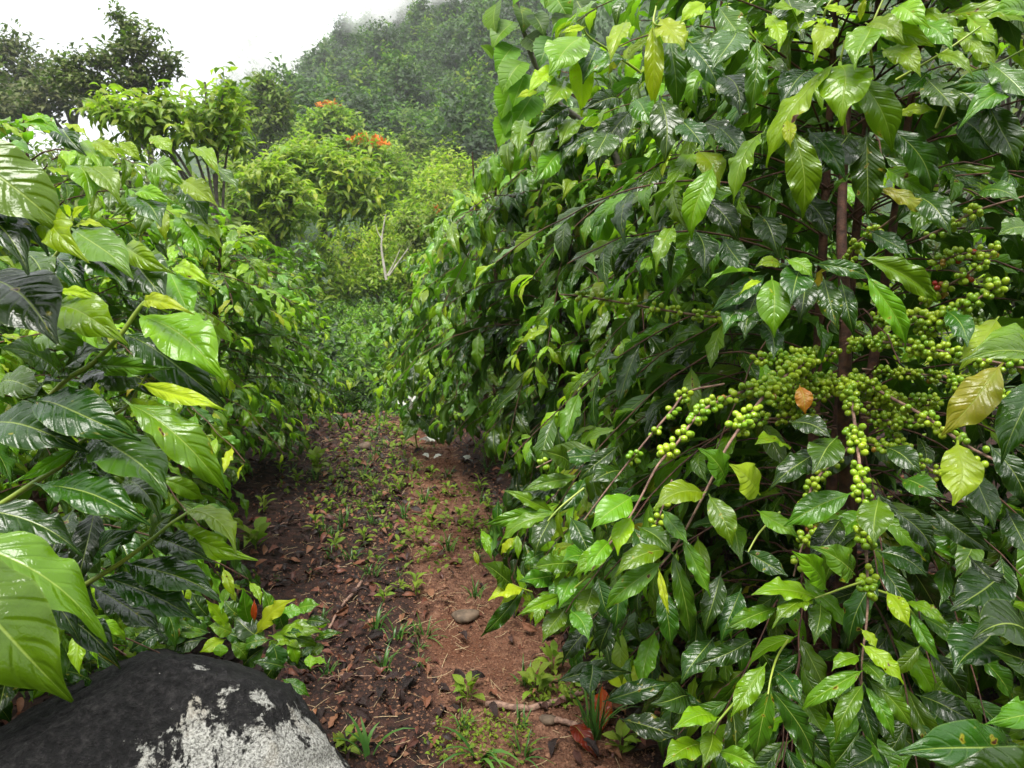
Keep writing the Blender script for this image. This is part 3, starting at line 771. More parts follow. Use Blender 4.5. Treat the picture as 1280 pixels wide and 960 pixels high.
fruit('R1', [(1150,380,1.66),(1180,360,1.60),(1205,345,1.56),(1240,320,1.52)], L_(.1, .9, 4), .0062, (6, 10), .22, .003, .002)
fruit('R1', [(1060,330,1.74),(1070,305,1.66),(1100,285,1.60),(1120,270,1.56)], L_(.1, .7, 3), .0056, (7, 11), .0, .003, .002)
fruit('R1', [(1150,300,1.62),(1190,280,1.56),(1225,262,1.50),(1300,240,1.42)], L_(.15, .5, 3), .0060, (5, 9), .0, .003, .002)
fruit('R1', [(1060,480,1.74),(1020,480,1.66),(985,455,1.60),(950,448,1.60)], L_(.05, .95, 7), .0060, (8, 12), .0, .0036, .002)
fruit('R1', [(940,400,1.80),(880,395,1.74),(820,386,1.72),(740,372,1.72),(700,368,1.72)], L_(.1, .9, 8), .0056, (4, 8), .04, .003, .002)
fruit('R1', [(840,600,1.50),(830,630,1.46),(820,655,1.45)], (.5, .9), .0058, (7, 10), .0, .002, .0016)
fruit('R1', [(1020,630,1.52),(1012,665,1.46),(1000,690,1.44),(992,720,1.44)], (.35, .6, .85), .0058, (7, 10), .02, .002, .0016)
fruit('R1', [(1100,520,1.72),(1130,560,1.64),(1180,600,1.60)], L_(.1, .9, 5), .0056, (6, 10), .0, .003, .002)
fruit('R1', [(720,560,1.75),(690,575,1.70),(670,585,1.68)], (.4, .8), .0052, (6, 9), .0, .002, .0016)
fruit('R1', [(1180,470,1.60),(1220,490,1.54),(1290,500,1.48)], L_(.1, .9, 6), .0060, (8, 12), .0, .003, .002)
fruit('R1', [(1170,330,1.62),(1200,318,1.56),(1250,312,1.52)], L_(.1, .9, 4), .0060, (7, 11), .08, .003, .002)
fruit('R1', [(1090,400,1.70),(1130,395,1.62),(1180,400,1.58),(1230,410,1.54)], L_(.1, .9, 7), .0060, (8, 12), .0, .003, .002)
fruit('R1', [(1060,560,1.62),(1020,600,1.56),(1005,640,1.5)], L_(.2, .9, 4), .0058, (6, 9), .0, .003, .002)
# the dense, shaded fruit round the main stem
for q in range(16):
    a0 = rng.uniform(950, 1170); b0 = rng.uniform(430, 570); dd = rng.uniform(1.64, 1.80)
    fruit('R1', [(1056 + (a0 - 1056) * .2, b0 - 8, dd + .05), ((1056 + a0) / 2, b0 - 4, dd), (a0, b0, dd - .05)], L_(.3, 1, 4), .0057, (6, 11), .01, .003, .002)
ALLB.append(('R1', None, at(1057, 719, 1.33), np.array([0, 0, 1.]), .0066, 1.0))
# main stem of the fruiting bush (reddish bark) just behind the fruit
Pm = spline([(at(1072, 1000, 2.1)), at(1066, 760, 2.0), at(1055, 560, 1.80), at(1057, 400, 1.76), at(1052, 300, 1.77), at(1055, 200, 1.8), at(1065, 60, 1.85)], 40)
Pm[0, 2] = max(Pm[0, 2], -.03)
V, F = tubes([(Pm, np.linspace(.019, .008, 40))], 10)
link('stem', mk('stem', V - BUSH['R1']['org'], F, M_STEM), BUSH['R1']['o'])
# bare green flowering shoots that carry the lower leaf fans
for q in ([(1085,725,1.35),(1060,733,1.33),(1035,742,1.32),(1012,750,1.32)], [(1098,738,1.34),(1118,746,1.32),(1140,765,1.31),(1165,810,1.3)], [(985,800,1.4),(972,820,1.34),(964,845,1.3),(960,868,1.28)], [(925,870,1.36),(905,893,1.32),(885,918,1.3),(870,950,1.3)],
          [(730,610,1.6),(705,630,1.58),(690,645,1.57),(672,668,1.56)], [(765,670,1.46),(740,715,1.48),(718,735,1.5),(700,755,1.5)], [(665,740,1.55),(650,735,1.53),(636,728,1.52)], [(1200,545,1.24),(1197,556,1.2),(1196,575,1.18)],
          [(1290,590,1.3),(1340,600,1.3)], [(975,640,1.42),(950,665,1.4),(935,690,1.38)]):
    shoot('R1', q, .0022, .0014)

# ------------------------------------------------------------------ split leaves into single ones and masses
def finish_bushes():
    data = {}
    cell = 4
    gw, gh = 320, 240
    zb = np.full(gw * gh, 1e9)
    samp = [(u_, v_) for u_ in (.12, .3, .5, .7, .9) for v_ in (-.12, 0, .12)]
    store = []
    for key, b in BUSH.items():
        A = filt(b); data[key] = A
        B, X, Y, Z, L, W = A[:6]
        pts = np.stack([B + L[:, None] * (u_ * X + v_ * W[:, None] * Y) for u_, v_ in samp], 1)
        px, py, d = proj(pts.reshape(-1, 3))
        ok = (d > .1) & (px >= 0) & (px < 1280) & (py >= 0) & (py < 960)
        ci = (np.clip(py, 0, 959) // cell).astype(int) * gw + (np.clip(px, 0, 1279) // cell).astype(int)
        np.minimum.at(zb, ci[ok], d[ok])
        store.append((key, ci, d, ok, len(B)))
    for key, ci, d, ok, n in store:
        A = data[key]; b = BUSH[key]
        B, X, Y, Z, L, W, T, K, H = A
        vis = (ok & (d < zb[ci] + .03)).reshape(n, -1).sum(1)
        dd = d.reshape(n, -1).mean(1)
        score = vis * (L / np.maximum(dd, .3)) ** 2 * W
        score = score + H * 1e3 * (score > 0) + H * 1e-3
        order = np.argsort(-score)
        budget = 300
        single = order[:budget]; single = single[score[single] > 0]
        rest = np.setdiff1d(np.arange(n), single)
        rr = rng.uniform(size=n)
        # hidden leaves in the middle of the bush may be thinned
        hid = score[rest] <= 0
        keep = ~(hid & (rng.uniform(size=len(rest)) < .10))
        rest = rest[keep]
        org = b['org']
        for i_ in single:
            o = bpy.data.objects.new('leaf', HI[K[i_]])
            o.parent = b['o']
            M = np.eye(4)
            M[:3, 0] = X[i_] * L[i_]; M[:3, 1] = Y[i_] * L[i_] * W[i_]; M[:3, 2] = Z[i_] * L[i_]; M[:3, 3] = B[i_] - org
            o.matrix_local = Matrix(M.tolist())
            o['tone'] = float(T[i_])
            if T[i_] > 1.05: o['label'] = 'yellowing old leaf' if T[i_] < 1.5 else 'orange-brown dying leaf'
            C.objects.link(o)
        near = dd[rest] < 4.6
        build_mass('foliage', A, rest[near], MID, M_LEAF_S, b['o'], org, rr)
        build_mass('foliage', A, rest[~near], LOW, M_LEAF_S, b['o'], org, rr)
        lines = []
        for pts in b['lat']:
            qx, qy, qd = proj(pts)
            bad = (b['open'] & inside(qx, qy))
            if b['front']: bad = bad | (qd < b['front'] - .05)
            m_ = len(pts) if not bad.any() else int(np.argmax(bad))
            if m_ >= 3: lines.append((pts[:m_], np.linspace(.0030, .0013, m_)))
        if lines:
            V, F = tubes(lines, 5)
            o = link('side_branches', mk('side_branches', V - org, F, M_STEM), b['o']); o['kind'] = 'stuff'
finish_bushes()

# berries: the 300 nearest singly, the rest of the bush's fruit joined
def finish_berries():
    P = np.array([b_[2] for b_ in ALLB]); px, py, d = proj(P)
    infr = (px > 0) & (px < 1280) & (py > 0) & (py < 960)
    order = np.argsort(np.where(infr, d, 99) - np.array([b_[5] > .5 for b_ in ALLB]) * .5)
    single = set(order[:300].tolist())
    VV, FF, UU, RR, off = [], [], [], [], 0
    org = BUSH['R1']['org']
    for i_, (key, br, q, ax, r_, rp) in enumerate(ALLB):
        z = nrm(ax); x = nrm(np.cross(z, [.3, .5, .81])); y = np.cross(z, x)
        if i_ in single:
            o = bpy.data.objects.new('berry', BERRY)
            o.parent = br if br is not None else BUSH['R1']['o']
            M = np.eye(4); M[:3, 0] = x * r_; M[:3, 1] = y * r_; M[:3, 2] = z * r_; M[:3, 3] = q - org
            o.matrix_local = Matrix(M.tolist()); o['ripe'] = float(rp)
            if rp > .5: o['label'] = 'ripe red berry'
            C.objects.link(o)
        else:
            VV.append(q - org + r_ * (bv[:, 0:1] * x + bv[:, 1:2] * y + bv[:, 2:3] * z))
            FF.append(bf + off); off += len(bv); UU.append(buv); RR.append(np.full(len(bv), rp))
    o = link('berries', mk('berries', np.concatenate(VV), np.concatenate(FF), M_BERRY, uv=np.concatenate(UU), attrs={'ripe': np.concatenate(RR)}), BUSH['R1']['o'])
    o['kind'] = 'stuff'
    print('berries', len(ALLB))
finish_berries()

# ------------------------------------------------------------------ generic small plants
def plant_mesh(name, n, L, spread, up, tone, seed, mat=M_DULL, grids=LOW, narrow=1., stem_h=0.):
    r = np.random.default_rng(seed); lv = Leaves()
    for q in range(n):
        A = q * 2.4 + r.normal(0, .3); el = r.uniform(*up)
        dx = np.array([math.cos(A) * math.cos(el), math.sin(A) * math.cos(el), math.sin(el)])
        hz = stem_h * (q + .5) / n
        lv.add(np.array([0, 0, hz]) + dx * spread * r.uniform(.1, 1), dx, np.array([0, 0, 1.]) + r.normal(0, .2, 3), L * r.uniform(.65, 1.1), narrow, tone + r.uniform(-.1, .1))
    A = lv.arr(); rr = r.uniform(size=n)
    B, X, Y, Z, Ls, W, T, K, H = A
    VV, FF, UU, TT, RR, off = [], [], [], [], [], 0
    for i_ in range(n):
        tv, tf, tu = grids[K[i_]]
        VV.append(B[i_] + Ls[i_] * (tv[:, 0:1] * X[i_] + tv[:, 1:2] * W[i_] * Y[i_] + tv[:, 2:3] * Z[i_])); FF.append(tf + off); off += len(tv)
        UU.append(tu); TT.append(np.full(len(tv), T[i_])); RR.append(np.full(len(tv), rr[i_]))
    if stem_h:
        tv, tf = tubes([(np.array([[0, 0, -.01], [0, 0, stem_h * .5], [0, 0, stem_h]]), [.0025, .002, .001])], 5)
        VV.append(tv); FF.append(tf + off); UU.append(np.full((len(tv), 2), .5)); TT.append(np.full(len(tv), .5)); RR.append(np.full(len(tv), .5))
    return mk(name, np.concatenate(VV), np.concatenate(FF), mat, uv=np.concatenate(UU), attrs={'tone': np.concatenate(TT), 'rnd': np.concatenate(RR)})

def blades_mesh(name, n, L, wdt, seed, mat, lean=(.2, 1.1), spread=.02):
    r = np.random.default_rng(seed); VV, FF, off = [], [], 0
    for q in range(n):
        A = r.uniform(0, 6.28); hd = np.array([math.cos(A), math.sin(A), 0]); sd_ = np.array([-math.sin(A), math.cos(A), 0])
        l = L * r.uniform(.5, 1.15); ln = r.uniform(*lean); b0 = hd * r.uniform(0, spread) + sd_ * r.normal(0, spread * .5)
        t = np.linspace(0, 1, 6)
        c = b0 + np.outer(l * t * math.sin(ln) * (.5 + .5 * t), hd) + np.outer(l * (t * math.cos(ln) + .25 * ln * (t - t ** 2) - .35 * ln * t ** 3), [0, 0, 1])
        ww = wdt * (1 - t ** 2) + .0004
        VV.append(np.concatenate([c - ww[:, None] * sd_, c + ww[:, None] * sd_ + [0, 0, .0005]]))
        i_ = np.arange(5); FF.append(np.stack([i_, i_ + 1, i_ + 7, i_ + 6], -1) + off); off += 12
    return mk(name, np.concatenate(VV), np.concatenate(FF), mat)

# seedlings and tufts on the path
WP = [plant_mesh('weed_plant', 9, .045, .012, (.1, .9), .55, 40 + q, narrow=1.1, stem_h=.05) for q in range(3)]
WT = [blades_mesh('grass_tuft', 16, .13, .0032, 50 + q, M_WEED) for q in range(3)]
weeds = [(395,590),(372,605),(430,560),(470,640),(500,615),(455,680),(420,690),(520,585),(540,600),(480,665),(500,690),(575,655),(590,665),(505,560),(560,620),(600,615),(465,610),(410,640),(350,590),(330,640),(440,585),
         (380,560),(520,680),(395,665),(490,575),(500,740),(520,745),(480,755),(535,700),(450,545),(480,535),(500,545),(610,640),(480,590),(540,660)]
for q, (px, py) in enumerate(weeds):
    p = ground_at(px, py)
    o = link('weed_plant', WP[q % 3], None, p); o.rotation_euler = (0, 0, rng.uniform(0, 6.28)); s_ = rng.uniform(.8, 1.5); o.scale = (s_, s_, s_)
    tagd(o, 'small green weed seedling among dead leaves on the path', 'weed', 'weed seedlings on the path')
tufts = [(405,670),(430,660),(395,600),(640,650),(455,600),(505,650),(465,720),(520,590),(470,790),(480,560),(560,600),(480,840),(495,800),(425,620),(560,690),(600,700),(520,540),(470,545),(440,700),(530,630),(610,590)]
for q, (px, py) in enumerate(tufts):
    p = ground_at(px, py)
    o = link('grass_tuft', WT[q % 3], None, p); o.rotation_euler = (0, 0, rng.uniform(0, 6.28)); s_ = rng.uniform(.6, 1.15); o.scale = (s_, s_, s_)
    tagd(o, 'thin tuft of green grass blades on the reddish path', 'grass tuft', 'grass tufts on the path')
rt = np.random.default_rng(77)
for q in range(46):
    y = 1.9 + 4.2 * rt.uniform(); x = -.15 - .21 * (y - 2) + rt.normal(-.05, .38)
    o = link('grass_tuft', WT[q % 3], None, (x, y, float(terrain(x, y)) - .005)); o.rotation_euler = (0, 0, rt.uniform(0, 6.28)); s_ = rt.uniform(.35, .95); o.scale = (s_, s_, s_ * .9)
    tagd(o, 'thin tuft of green grass blades on the reddish path', 'grass tuft', 'grass tufts on the path')
big = blades_mesh('grass_tuft', 22, .22, .004, 61, M_WEED, (.1, .7))
o = link('grass_tuft', big, None, ground_at(742, 925)); tagd(o, 'tall narrow grass tuft beside the fallen branch and yellow leaf', 'grass tuft')
o = link('grass_tuft', blades_mesh('grass_tuft', 9, .20, .007, 62, M_WEED, (.5, 1.2)), None, ground_at(600, 955)); tagd(o, 'broad-bladed grass at the bottom edge in the green ground cover', 'grass tuft')
o = link('grass_tuft', blades_mesh('grass_tuft', 6, .16, .007, 63, M_WEED, (.5, 1.2)), None, ground_at(462, 950)); tagd(o, 'curved grass blades right of the black rock', 'grass tuft')
for (px, py, lab, sc_) in ((668, 870, 'pale green seedling with rounded leaves left of the fallen branch', 1.4), (690, 845, 'small leafy sprout just behind the fallen branch', 1.3), (585, 880, 'bushy light green weed near the bottom of the path', 1.3),
                           (432, 945, 'tiny bright sprout at the lower right corner of the rock', 1.1), (775, 945, 'green sprout under the right bush by the red-brown leaf', 1.3), (320, 690, 'blue-green seedling under the left bush beside dead leaves', 2.0), (398, 590, 'leafy seedling clump on the left border of the path', 2.2)):
    o = link('weed_plant', plant_mesh('weed_plant', 12, .05, .015, (.1, 1.0), .55, int(px), narrow=1.35, stem_h=.05), None, ground_at(px, py)); o.scale = (sc_,) * 3
    tagd(o, lab, 'weed')
# ground cover at the lower edge
def cover(name, cx, cy, rx, ry, n, L, tone, label):
    r = np.random.default_rng(int(cx)); lv = Leaves(); c0 = ground_at(cx, cy)
    for q in range(n):
        a_ = r.uniform(0, 6.28); rr_ = r.uniform(0, 1) ** .6
        x, y = c0[0] + math.cos(a_) * rr_ * rx, c0[1] + math.sin(a_) * rr_ * ry
        A = r.uniform(0, 6.28); el = r.uniform(.1, 1.1)
        lv.add(np.array([x, y, float(terrain(x, y)) + r.uniform(0, .03)]), np.array([math.cos(A) * math.cos(el), math.sin(A) * math.cos(el), math.sin(el)]), np.array([0, 0, 1.]) + r.normal(0, .3, 3), L * r.uniform(.6, 1.2), 1.5, tone + r.uniform(-.15, .15))
    o = build_mass(name, lv.arr(), np.arange(n), LOW, M_DULL, None, np.zeros(3), r.uniform(size=n))
    tagd(o, label, 'ground cover', None, 'stuff')
cover('ground_cover', 600, 930, .17, .14, 420, .016, .6, 'patch of small bright green creeping weeds at the bottom of the path')
cover('ground_cover', 700, 868, .12, .10, 120, .030, .55, 'sparse sprouts by the fallen branch')
cover('ground_cover', 440, 600, .45, .6, 330, .040, .45, 'thin weeds spread along the left border of the path')
cover('ground_cover', 530, 650, .45, .7, 420, .034, .5, 'thin weeds spread over the middle of the path')
cover('ground_cover', 490, 535, .5, .7, 300, .045, .5, 'weeds covering the far end of the path')

# ------------------------------------------------------------------ leaf litter, straw, crumbs
def dead_leaf(nu, nv, q):
    r = np.random.default_rng(90 + q)
    return leaf_grid(nu, nv, arch=r.uniform(.05, .22), fold=r.uniform(.2, 1.0), und=r.uniform(.03, .07), quilt=.012, twist=r.uniform(-1.4, 1.4), side=r.uniform(-.12, .12), tipdroop=r.uniform(0, .25), und_ph=r.uniform(0, 1), width=r.uniform(.15, .21), petiole=False)
DL = [dead_leaf(4, 2, q) for q in range(18)]
DLH = [dead_leaf(14, 6, q) for q in range(6)]
s = N('dead_leaf')
rn = s.n('ShaderNodeAttribute', attribute_name='rnd').outputs['Fac']; ro = s.n('ShaderNodeObjectInfo').outputs['Random']
ap = s.n('ShaderNodeTexCoord').outputs['Object']
col = s.ramp(s.math('FRACT', s.math('ADD', rn, ro)), [(0, (.006, .004, .004)), (.35, (.020, .010, .009)), (.6, (.065, .022, .015)), (.82, (.14, .045, .024)), (1, (.22, .10, .05))])
nn = s.noise(45, 4, ap)
col = s.mix(s.mapr(nn, .4, .7, 0, .5), col, (.05, .028, .022))
M_DEAD = s.done(s.bsdf(col, s.mapr(nn, .3, .7, .35, .7), s.bump(nn, .5, .006), .25))
n = 9500
r = np.random.default_rng(5)
lv = Leaves(); cnt = 0
while cnt < n:
    x, y = r.uniform(-3.4, 2.4), 1.0 + 8.0 * r.uniform() ** 1.25
    c_ = -0.15 - .21 * (y - 2) + .20
    off = abs(x - c_)
    if r.uniform() > (.22 + .78 * float(sstep(.08, .5, off))) * (1 if off < 1.6 else .35): 
        if not (y > 3.4 and r.uniform() < .35): continue
    A = r.uniform(0, 6.28); el = r.normal(0, .28)
    lv.add(np.array([x, y, float(terrain(x, y)) + r.uniform(.002, .03)]), np.array([math.cos(A) * math.cos(el), math.sin(A) * math.cos(el), math.sin(el)]),
           np.array([0, 0, 1.]) + r.normal(0, .4, 3), r.uniform(.03, .08), 1., 1.9); cnt += 1
LA = lv.arr(); rr = r.uniform(size=n)
px, py, d = proj(LA[0]); vis = (px > 240) & (px < 800) & (py > 520) & (py < 960)
sc_ = np.where(vis, LA[4] / d, 0); order = np.argsort(-sc_); single = order[:170]; rest = order[170:]
o = build_mass('leaf_litter', LA, rest, DL, M_DEAD, None, np.zeros(3), rr)
tagd(o, 'wet dark brown leaf litter covering the soil under the bushes', 'leaf litter', None, 'stuff')
DM = [mk('fallen_leaf', *g[:2], M_DEAD, uv=g[2]) for g in DLH]
def place_leaf(name, me, b, x, z, L, W, **kw):
    x = nrm(np.asarray(x, float)); z = np.asarray(z, float); z = nrm(z - (z @ x) * x); y = np.cross(z, x)
    M = np.eye(4); M[:3, 0] = x * L; M[:3, 1] = y * L * W; M[:3, 2] = z * L; M[:3, 3] = b
    o = bpy.data.objects.new(name, me); o.matrix_world = Matrix(M.tolist()); C.objects.link(o)
    return tagd(o, **kw)
for i_ in single:
    place_leaf('fallen_leaf', DM[i_ % 6], LA[0][i_], LA[1][i_], LA[3][i_], LA[4][i_], 1., label='wet dark brown fallen leaf curled on the ground', cat='fallen leaf', group='dead leaves fallen on the path')

def leaf_own(name, tone, label, b, tip, L=None, W=1., nz=(0, 0, 1), k=3, arch=.05):
    me = HI[k]
    o = place_leaf(name, me, b, np.asarray(tip) - np.asarray(b), nz, L or np.linalg.norm(np.asarray(tip) - np.asarray(b)), W, label=label, cat='fallen leaf')
    o['tone'] = tone
    return o
g1, g2 = ground_at(842, 888), ground_at(746, 866)
leaf_own('fallen_leaf', 1.02, 'large yellow-green leaf lying at the foot of the right bush', g1 + [0, 0, .07], g2 + [0, 0, .08], W=1.15, nz=(-.1, -.6, .8), k=7)
g1, g2 = ground_at(752, 880), ground_at(748, 925)
leaf_own('fallen_leaf', 1.76, 'red-brown curled leaf standing beside the tall grass tuft', g1 + [0, 0, .05], g2 + [0, 0, .01], W=1.2, nz=(-.3, -.8, .4), k=2)
g1, g2 = ground_at(715, 915), ground_at(745, 955)
leaf_own('fallen_leaf', 1.92, 'wrinkled dull purple-brown leaf at the bottom edge', g1 + [0, 0, .02], g2 + [0, 0, .02], W=1.1, nz=(0, -.3, .9), k=5)
for px, py, tn, lb in ((510, 478, 1.7, 'rusty orange leaf at the far end of the path'), (770, 615, 1.7, 'reddish dead leaf in the shade behind the low spray')):
    p = ground_at(px, py); leaf_own('fallen_leaf', tn, lb, p + [0, 0, .03], p + [.1, -.03, .04], k=1)

# straw and little sticks
r = np.random.default_rng(8); lines = []
while len(lines) < 1300:
    y = 1.2 + 5.5 * r.uniform() ** 1.4; x = -0.15 - .21 * (y - 2) + r.normal(0, .42)
    A = r.uniform(0, 3.14); l = r.uniform(.015, .09) * (1.4 if r.uniform() < .15 else 1); z = float(terrain(x, y)) + r.uniform(.003, .022)
    dx = np.array([math.cos(A), math.sin(A), r.normal(0, .12)]); bend = r.normal(0, .06) * l
    c0 = np.array([x, y, z]); t = np.linspace(-.5, .5, 4)[:, None]
    P = c0 + dx * l * t + np.array([-dx[1], dx[0], .2]) * bend * (1 - 4 * t * t)
    lines.append((P, r.uniform(.0005, .0013)))
V, F = tubes(lines, 3)
o = link('straw_litter', mk('straw_litter', V, F, M_STRAW)); tagd(o, 'dry straw and thin stalks scattered on the reddish path', 'straw', None, 'stuff')
# crumbs of soil
r = np.random.default_rng(9)
ico = np.array([(1, 0, 0), (-1, 0, 0), (0, 1, 0), (0, -1, 0), (0, 0, 1), (0, 0, -1)], float)
icf = np.array([(0, 2, 4), (2, 1, 4), (1, 3, 4), (3, 0, 4), (2, 0, 5), (1, 2, 5), (3, 1, 5), (0, 3, 5)])
n = 22000
y = 1.2 + 5.0 * r.uniform(size=n) ** 1.5; x = -0.05 - .21 * (y - 2) + r.normal(0, .45, n); sz = r.uniform(.0016, .0065, n) * (1 + 1.2 * (r.uniform(size=n) < .06))
z = terrain(x, y) + sz * .3
V = (np.stack([x, y, z], -1)[:, None] + ico[None] * (sz[:, None, None] * r.uniform(.6, 1.3, (n, 6, 1)))).reshape(-1, 3)
F = (icf[None] + (np.arange(n) * 6)[:, None, None]).reshape(-1, 3)
o = link('soil_crumbs', mk('soil_crumbs', V, F, M_PEBBLE, smooth=False)); tagd(o, 'loose crumbs of reddish soil on the path', 'soil crumbs', None, 'stuff')

def stick(name, pts, r0, r1, label, cat='stick', mat=M_TWIG, lift=.012):
    P = spline([ground_at(*p) + [0, 0, lift] for p in pts], 24)
    P = P + np.random.default_rng(int(pts[0][0])).normal(0, .0022, P.shape)
    V, F = tubes([(P, np.linspace(r0, r1, 24) * np.random.default_rng(3).uniform(.85, 1.2, 24))], 8)
    o = link(name, mk(name, V, F, mat)); tagd(o, label, cat)
stick('fallen_branch', [(608, 888), (650, 892), (690, 885), (725, 872), (745, 864)], .011, .013, 'thick grey-brown fallen branch lying at the foot of the right bush', 'branch', lift=.014)
stick('stick', [(408, 800), (425, 768), (440, 750), (452, 733)], .005, .007, 'dark curved stick leaning over leaf litter in mid path', lift=.02)
stick('stick', [(400, 852), (440, 848), (490, 852), (520, 856)], .0022, .0015, 'thin pale straight twig right of the black rock')
stick('stick', [(330, 665), (375, 655), (420, 648)], .004, .003, 'thin brown twig on the dead leaves under the left bush')
stick('stick', [(690, 905), (725, 915), (742, 925)], .010, .008, 'short dark stick below the fallen branch')

def stone(name, px, py, sx, sy, sz, mat, label, seed):
    r = np.random.default_rng(seed); p = ground_at(px, py)
    nu_, nv_ = 14, 9; V = []
    for a_ in range(nv_ + 1):
        th = math.pi * a_ / nv_
        for b_ in range(nu_):
            ph = 2 * math.pi * b_ / nu_
            v_ = np.array([math.sin(th) * math.cos(ph), math.sin(th) * math.sin(ph), math.cos(th)])
            q_ = 1 + .18 * math.sin(3 * v_[0] + seed) * math.cos(2.3 * v_[1] + seed) + .08 * math.sin(7 * v_[2] + 5 * v_[0])
            V.append(v_ * q_ * (sx, sy, sz))
    F = [(a_ * nu_ + b_, (a_ + 1) * nu_ + b_, (a_ + 1) * nu_ + (b_ + 1) % nu_, a_ * nu_ + (b_ + 1) % nu_) for a_ in range(nv_) for b_ in range(nu_)]
    o = link(name, mk(name, V, F, mat), None, p + [0, 0, sz * .3]); tagd(o, label, 'stone')
M_STONE = flat_mat('brown_stone', (.06, .042, .028), (.16, .11, .075), 25, .8)
stone('stone', 685, 905, .030, .022, .014, M_STONE, 'small flat brown stone in front of the fallen branch', 1)
stone('stone', 582, 775, .055, .045, .022, M_STONE, 'half-buried dark brown stone in the bare path', 2)
stone('stone', 455, 560, .05, .04, .03, M_STONE, 'dull stone in weeds at the far end of the path', 3)

# ------------------------------------------------------------------ the black boulder
def boulder():
    # outline of the top, in plan, and slopes down to the soil
    c = at(138, 905, 1.62); c[2] = 0
    n_, m_ = 220, 110
    V = []
    for a_ in range(m_ + 1):
        f = a_ / m_
        for b_ in range(n_):
            ph = 2 * math.pi * b_ / n_
            cx, sy_ = math.cos(ph), math.sin(ph)
            p_ = 2.6
            rad = 1 / (abs(cx / (.47 if cx > 0 else .62)) ** p_ + abs(sy_ / .36) ** p_) ** (1 / p_)
            rad *= 1 + .05 * math.sin(2 * ph + .6) + .035 * math.sin(5 * ph + 1)
            # profile: flat-topped dome
            rr_ = math.sin(f * math.pi / 2) ** .9
            zz = (1 - f ** 3.4) ** .62
            V.append((cx * rad * rr_ * (1 + .10 * (1 - zz)), sy_ * rad * rr_ * (1 + .10 * (1 - zz)), zz))
    V = np.array(V)
    X, Y, Z = V.T
    H = .735 - .15 * sstep(.05, .5, X) - .10 * sstep(.0, -.6, X) + .05 * Y
    H = H + .03 * (vnoise(X * 4 + 9, Y * 4, 11) - .5)
    Z2 = Z * H
    D = (vnoise(X * 14, Y * 14 + Z * 9, 12) - .5) * .012 + (vnoise(X * 5 + Z * 6, Y * 5, 13) - .5) * .03
    D = D - .016 * np.exp(-((Y - .12 * np.sin(X * 5) + .02 + .25 * X) / .012) ** 2) * sstep(.0, .1, X) # a crack
    R_ = nrm(np.stack([X, Y, Z2 * 1.2 + .02], -1))
    P = np.stack([X, Y, Z2], -1) + R_ * D[:, None]
    for nx, ny, nz, cc in ((.75, .1, .62, .50), (.35, -.5, .8, .42), (-.55, .05, .84, .43), (-.1, -.75, .65, .46), (.9, -.35, .25, .46), (.1, .55, .8, .50), (.6, .6, .5, .48)):
        nn_ = nrm(np.array([nx, ny, nz])); ex = np.maximum(0, P @ nn_ - cc - .10); P = P - ex[:, None] * nn_ * .82
    P = P + R_ * ((vnoise(X * 38, Y * 38 + Z * 30, 14) - .5) * .012 + (vnoise(X * 80, Y * 80 + Z * 70, 15) - .5) * .006)[:, None]
    F = [(a_ * n_ + b_, (a_ + 1) * n_ + b_, (a_ + 1) * n_ + (b_ + 1) % n_, a_ * n_ + (b_ + 1) % n_) for a_ in range(m_) for b_ in range(n_)]
    o = link('boulder', mk('boulder', P, np.array(F), M_ROCK), None, (c[0], c[1], .0))
    o.rotation_euler = (0, 0, math.radians(-14))
    tagd(o, 'black boulder with white lichen patches at the lower left', 'rock')
boulder()

# ------------------------------------------------------------------ low sapling behind the boulder, with one yellow holed leaf
def sapling(px, py, label, leaves, zl=.0, matn=None):
    p = ground_at(px, py); o = empty('coffee_sapling', p, label, 'sapling')
    V, F = tubes([(np.array([p, p + [0, 0, .1], p + [.01, 0, .2]]) - p, [.006, .005, .003])], 7)
    link('stem', mk('stem', V, F, M_TWIG), o)
    for (bx, by, tx, ty, tone, wp, d) in leaves:
        b, t_ = at(bx, by, d), at(tx, ty, d - rng.uniform(-.02, .04)); x = t_ - b; L = np.linalg.norm(x)
        tocam = nrm(CAM - b); z = nrm(tocam * .8 + np.array([0, 0, .6])); xx = nrm(x); z = nrm(z - (z @ xx) * xx); y = np.cross(z, xx)
        W = (wp * d / FPX) / (.4 * L)
        M = np.eye(4); M[:3, 0] = xx * L; M[:3, 1] = y * L * W; M[:3, 2] = z * L; M[:3, 3] = b - p
        q = bpy.data.objects.new('leaf', HI[int(rng.integers(14))]); q.parent = o; q.matrix_local = Matrix(M.tolist()); q['tone'] = tone; C.objects.link(q)
        if 1.05 < tone < 1.5: q['label'] = 'yellow leaf'
        if tone >= 1.5: q['label'] = 'orange-red withered leaf'
sapling(345, 815, 'low coffee sapling with a yellow leaf and a red leaf behind the boulder', [
 (322,790,366,748,1.06,30,2.02),(318,775,318,750,1.74,8,2.0),(312,778,304,735,.3,22,2.05),(330,800,292,770,.12,34,2.05),(335,800,300,812,.2,20,2.0),(340,795,400,805,.4,26,2.0),(350,790,402,788,.45,24,2.0),(360,800,372,832,.55,18,1.98),
 (345,780,330,735,.3,22,2.1),(372,760,398,755,.35,22,2.15),(355,785,348,765,.15,24,2.08),(340,805,345,840,.1,30,1.95),(330,810,300,835,.08,30,2.0),(350,815,390,838,.12,28,2.0),(365,790,390,775,.55,16,2.05),(355,850,388,868,.25,20,1.9),
 (350,770,380,765,.4,22,2.1),(310,800,280,790,.2,26,2.05),(355,820,330,850,.06,32,1.98)])
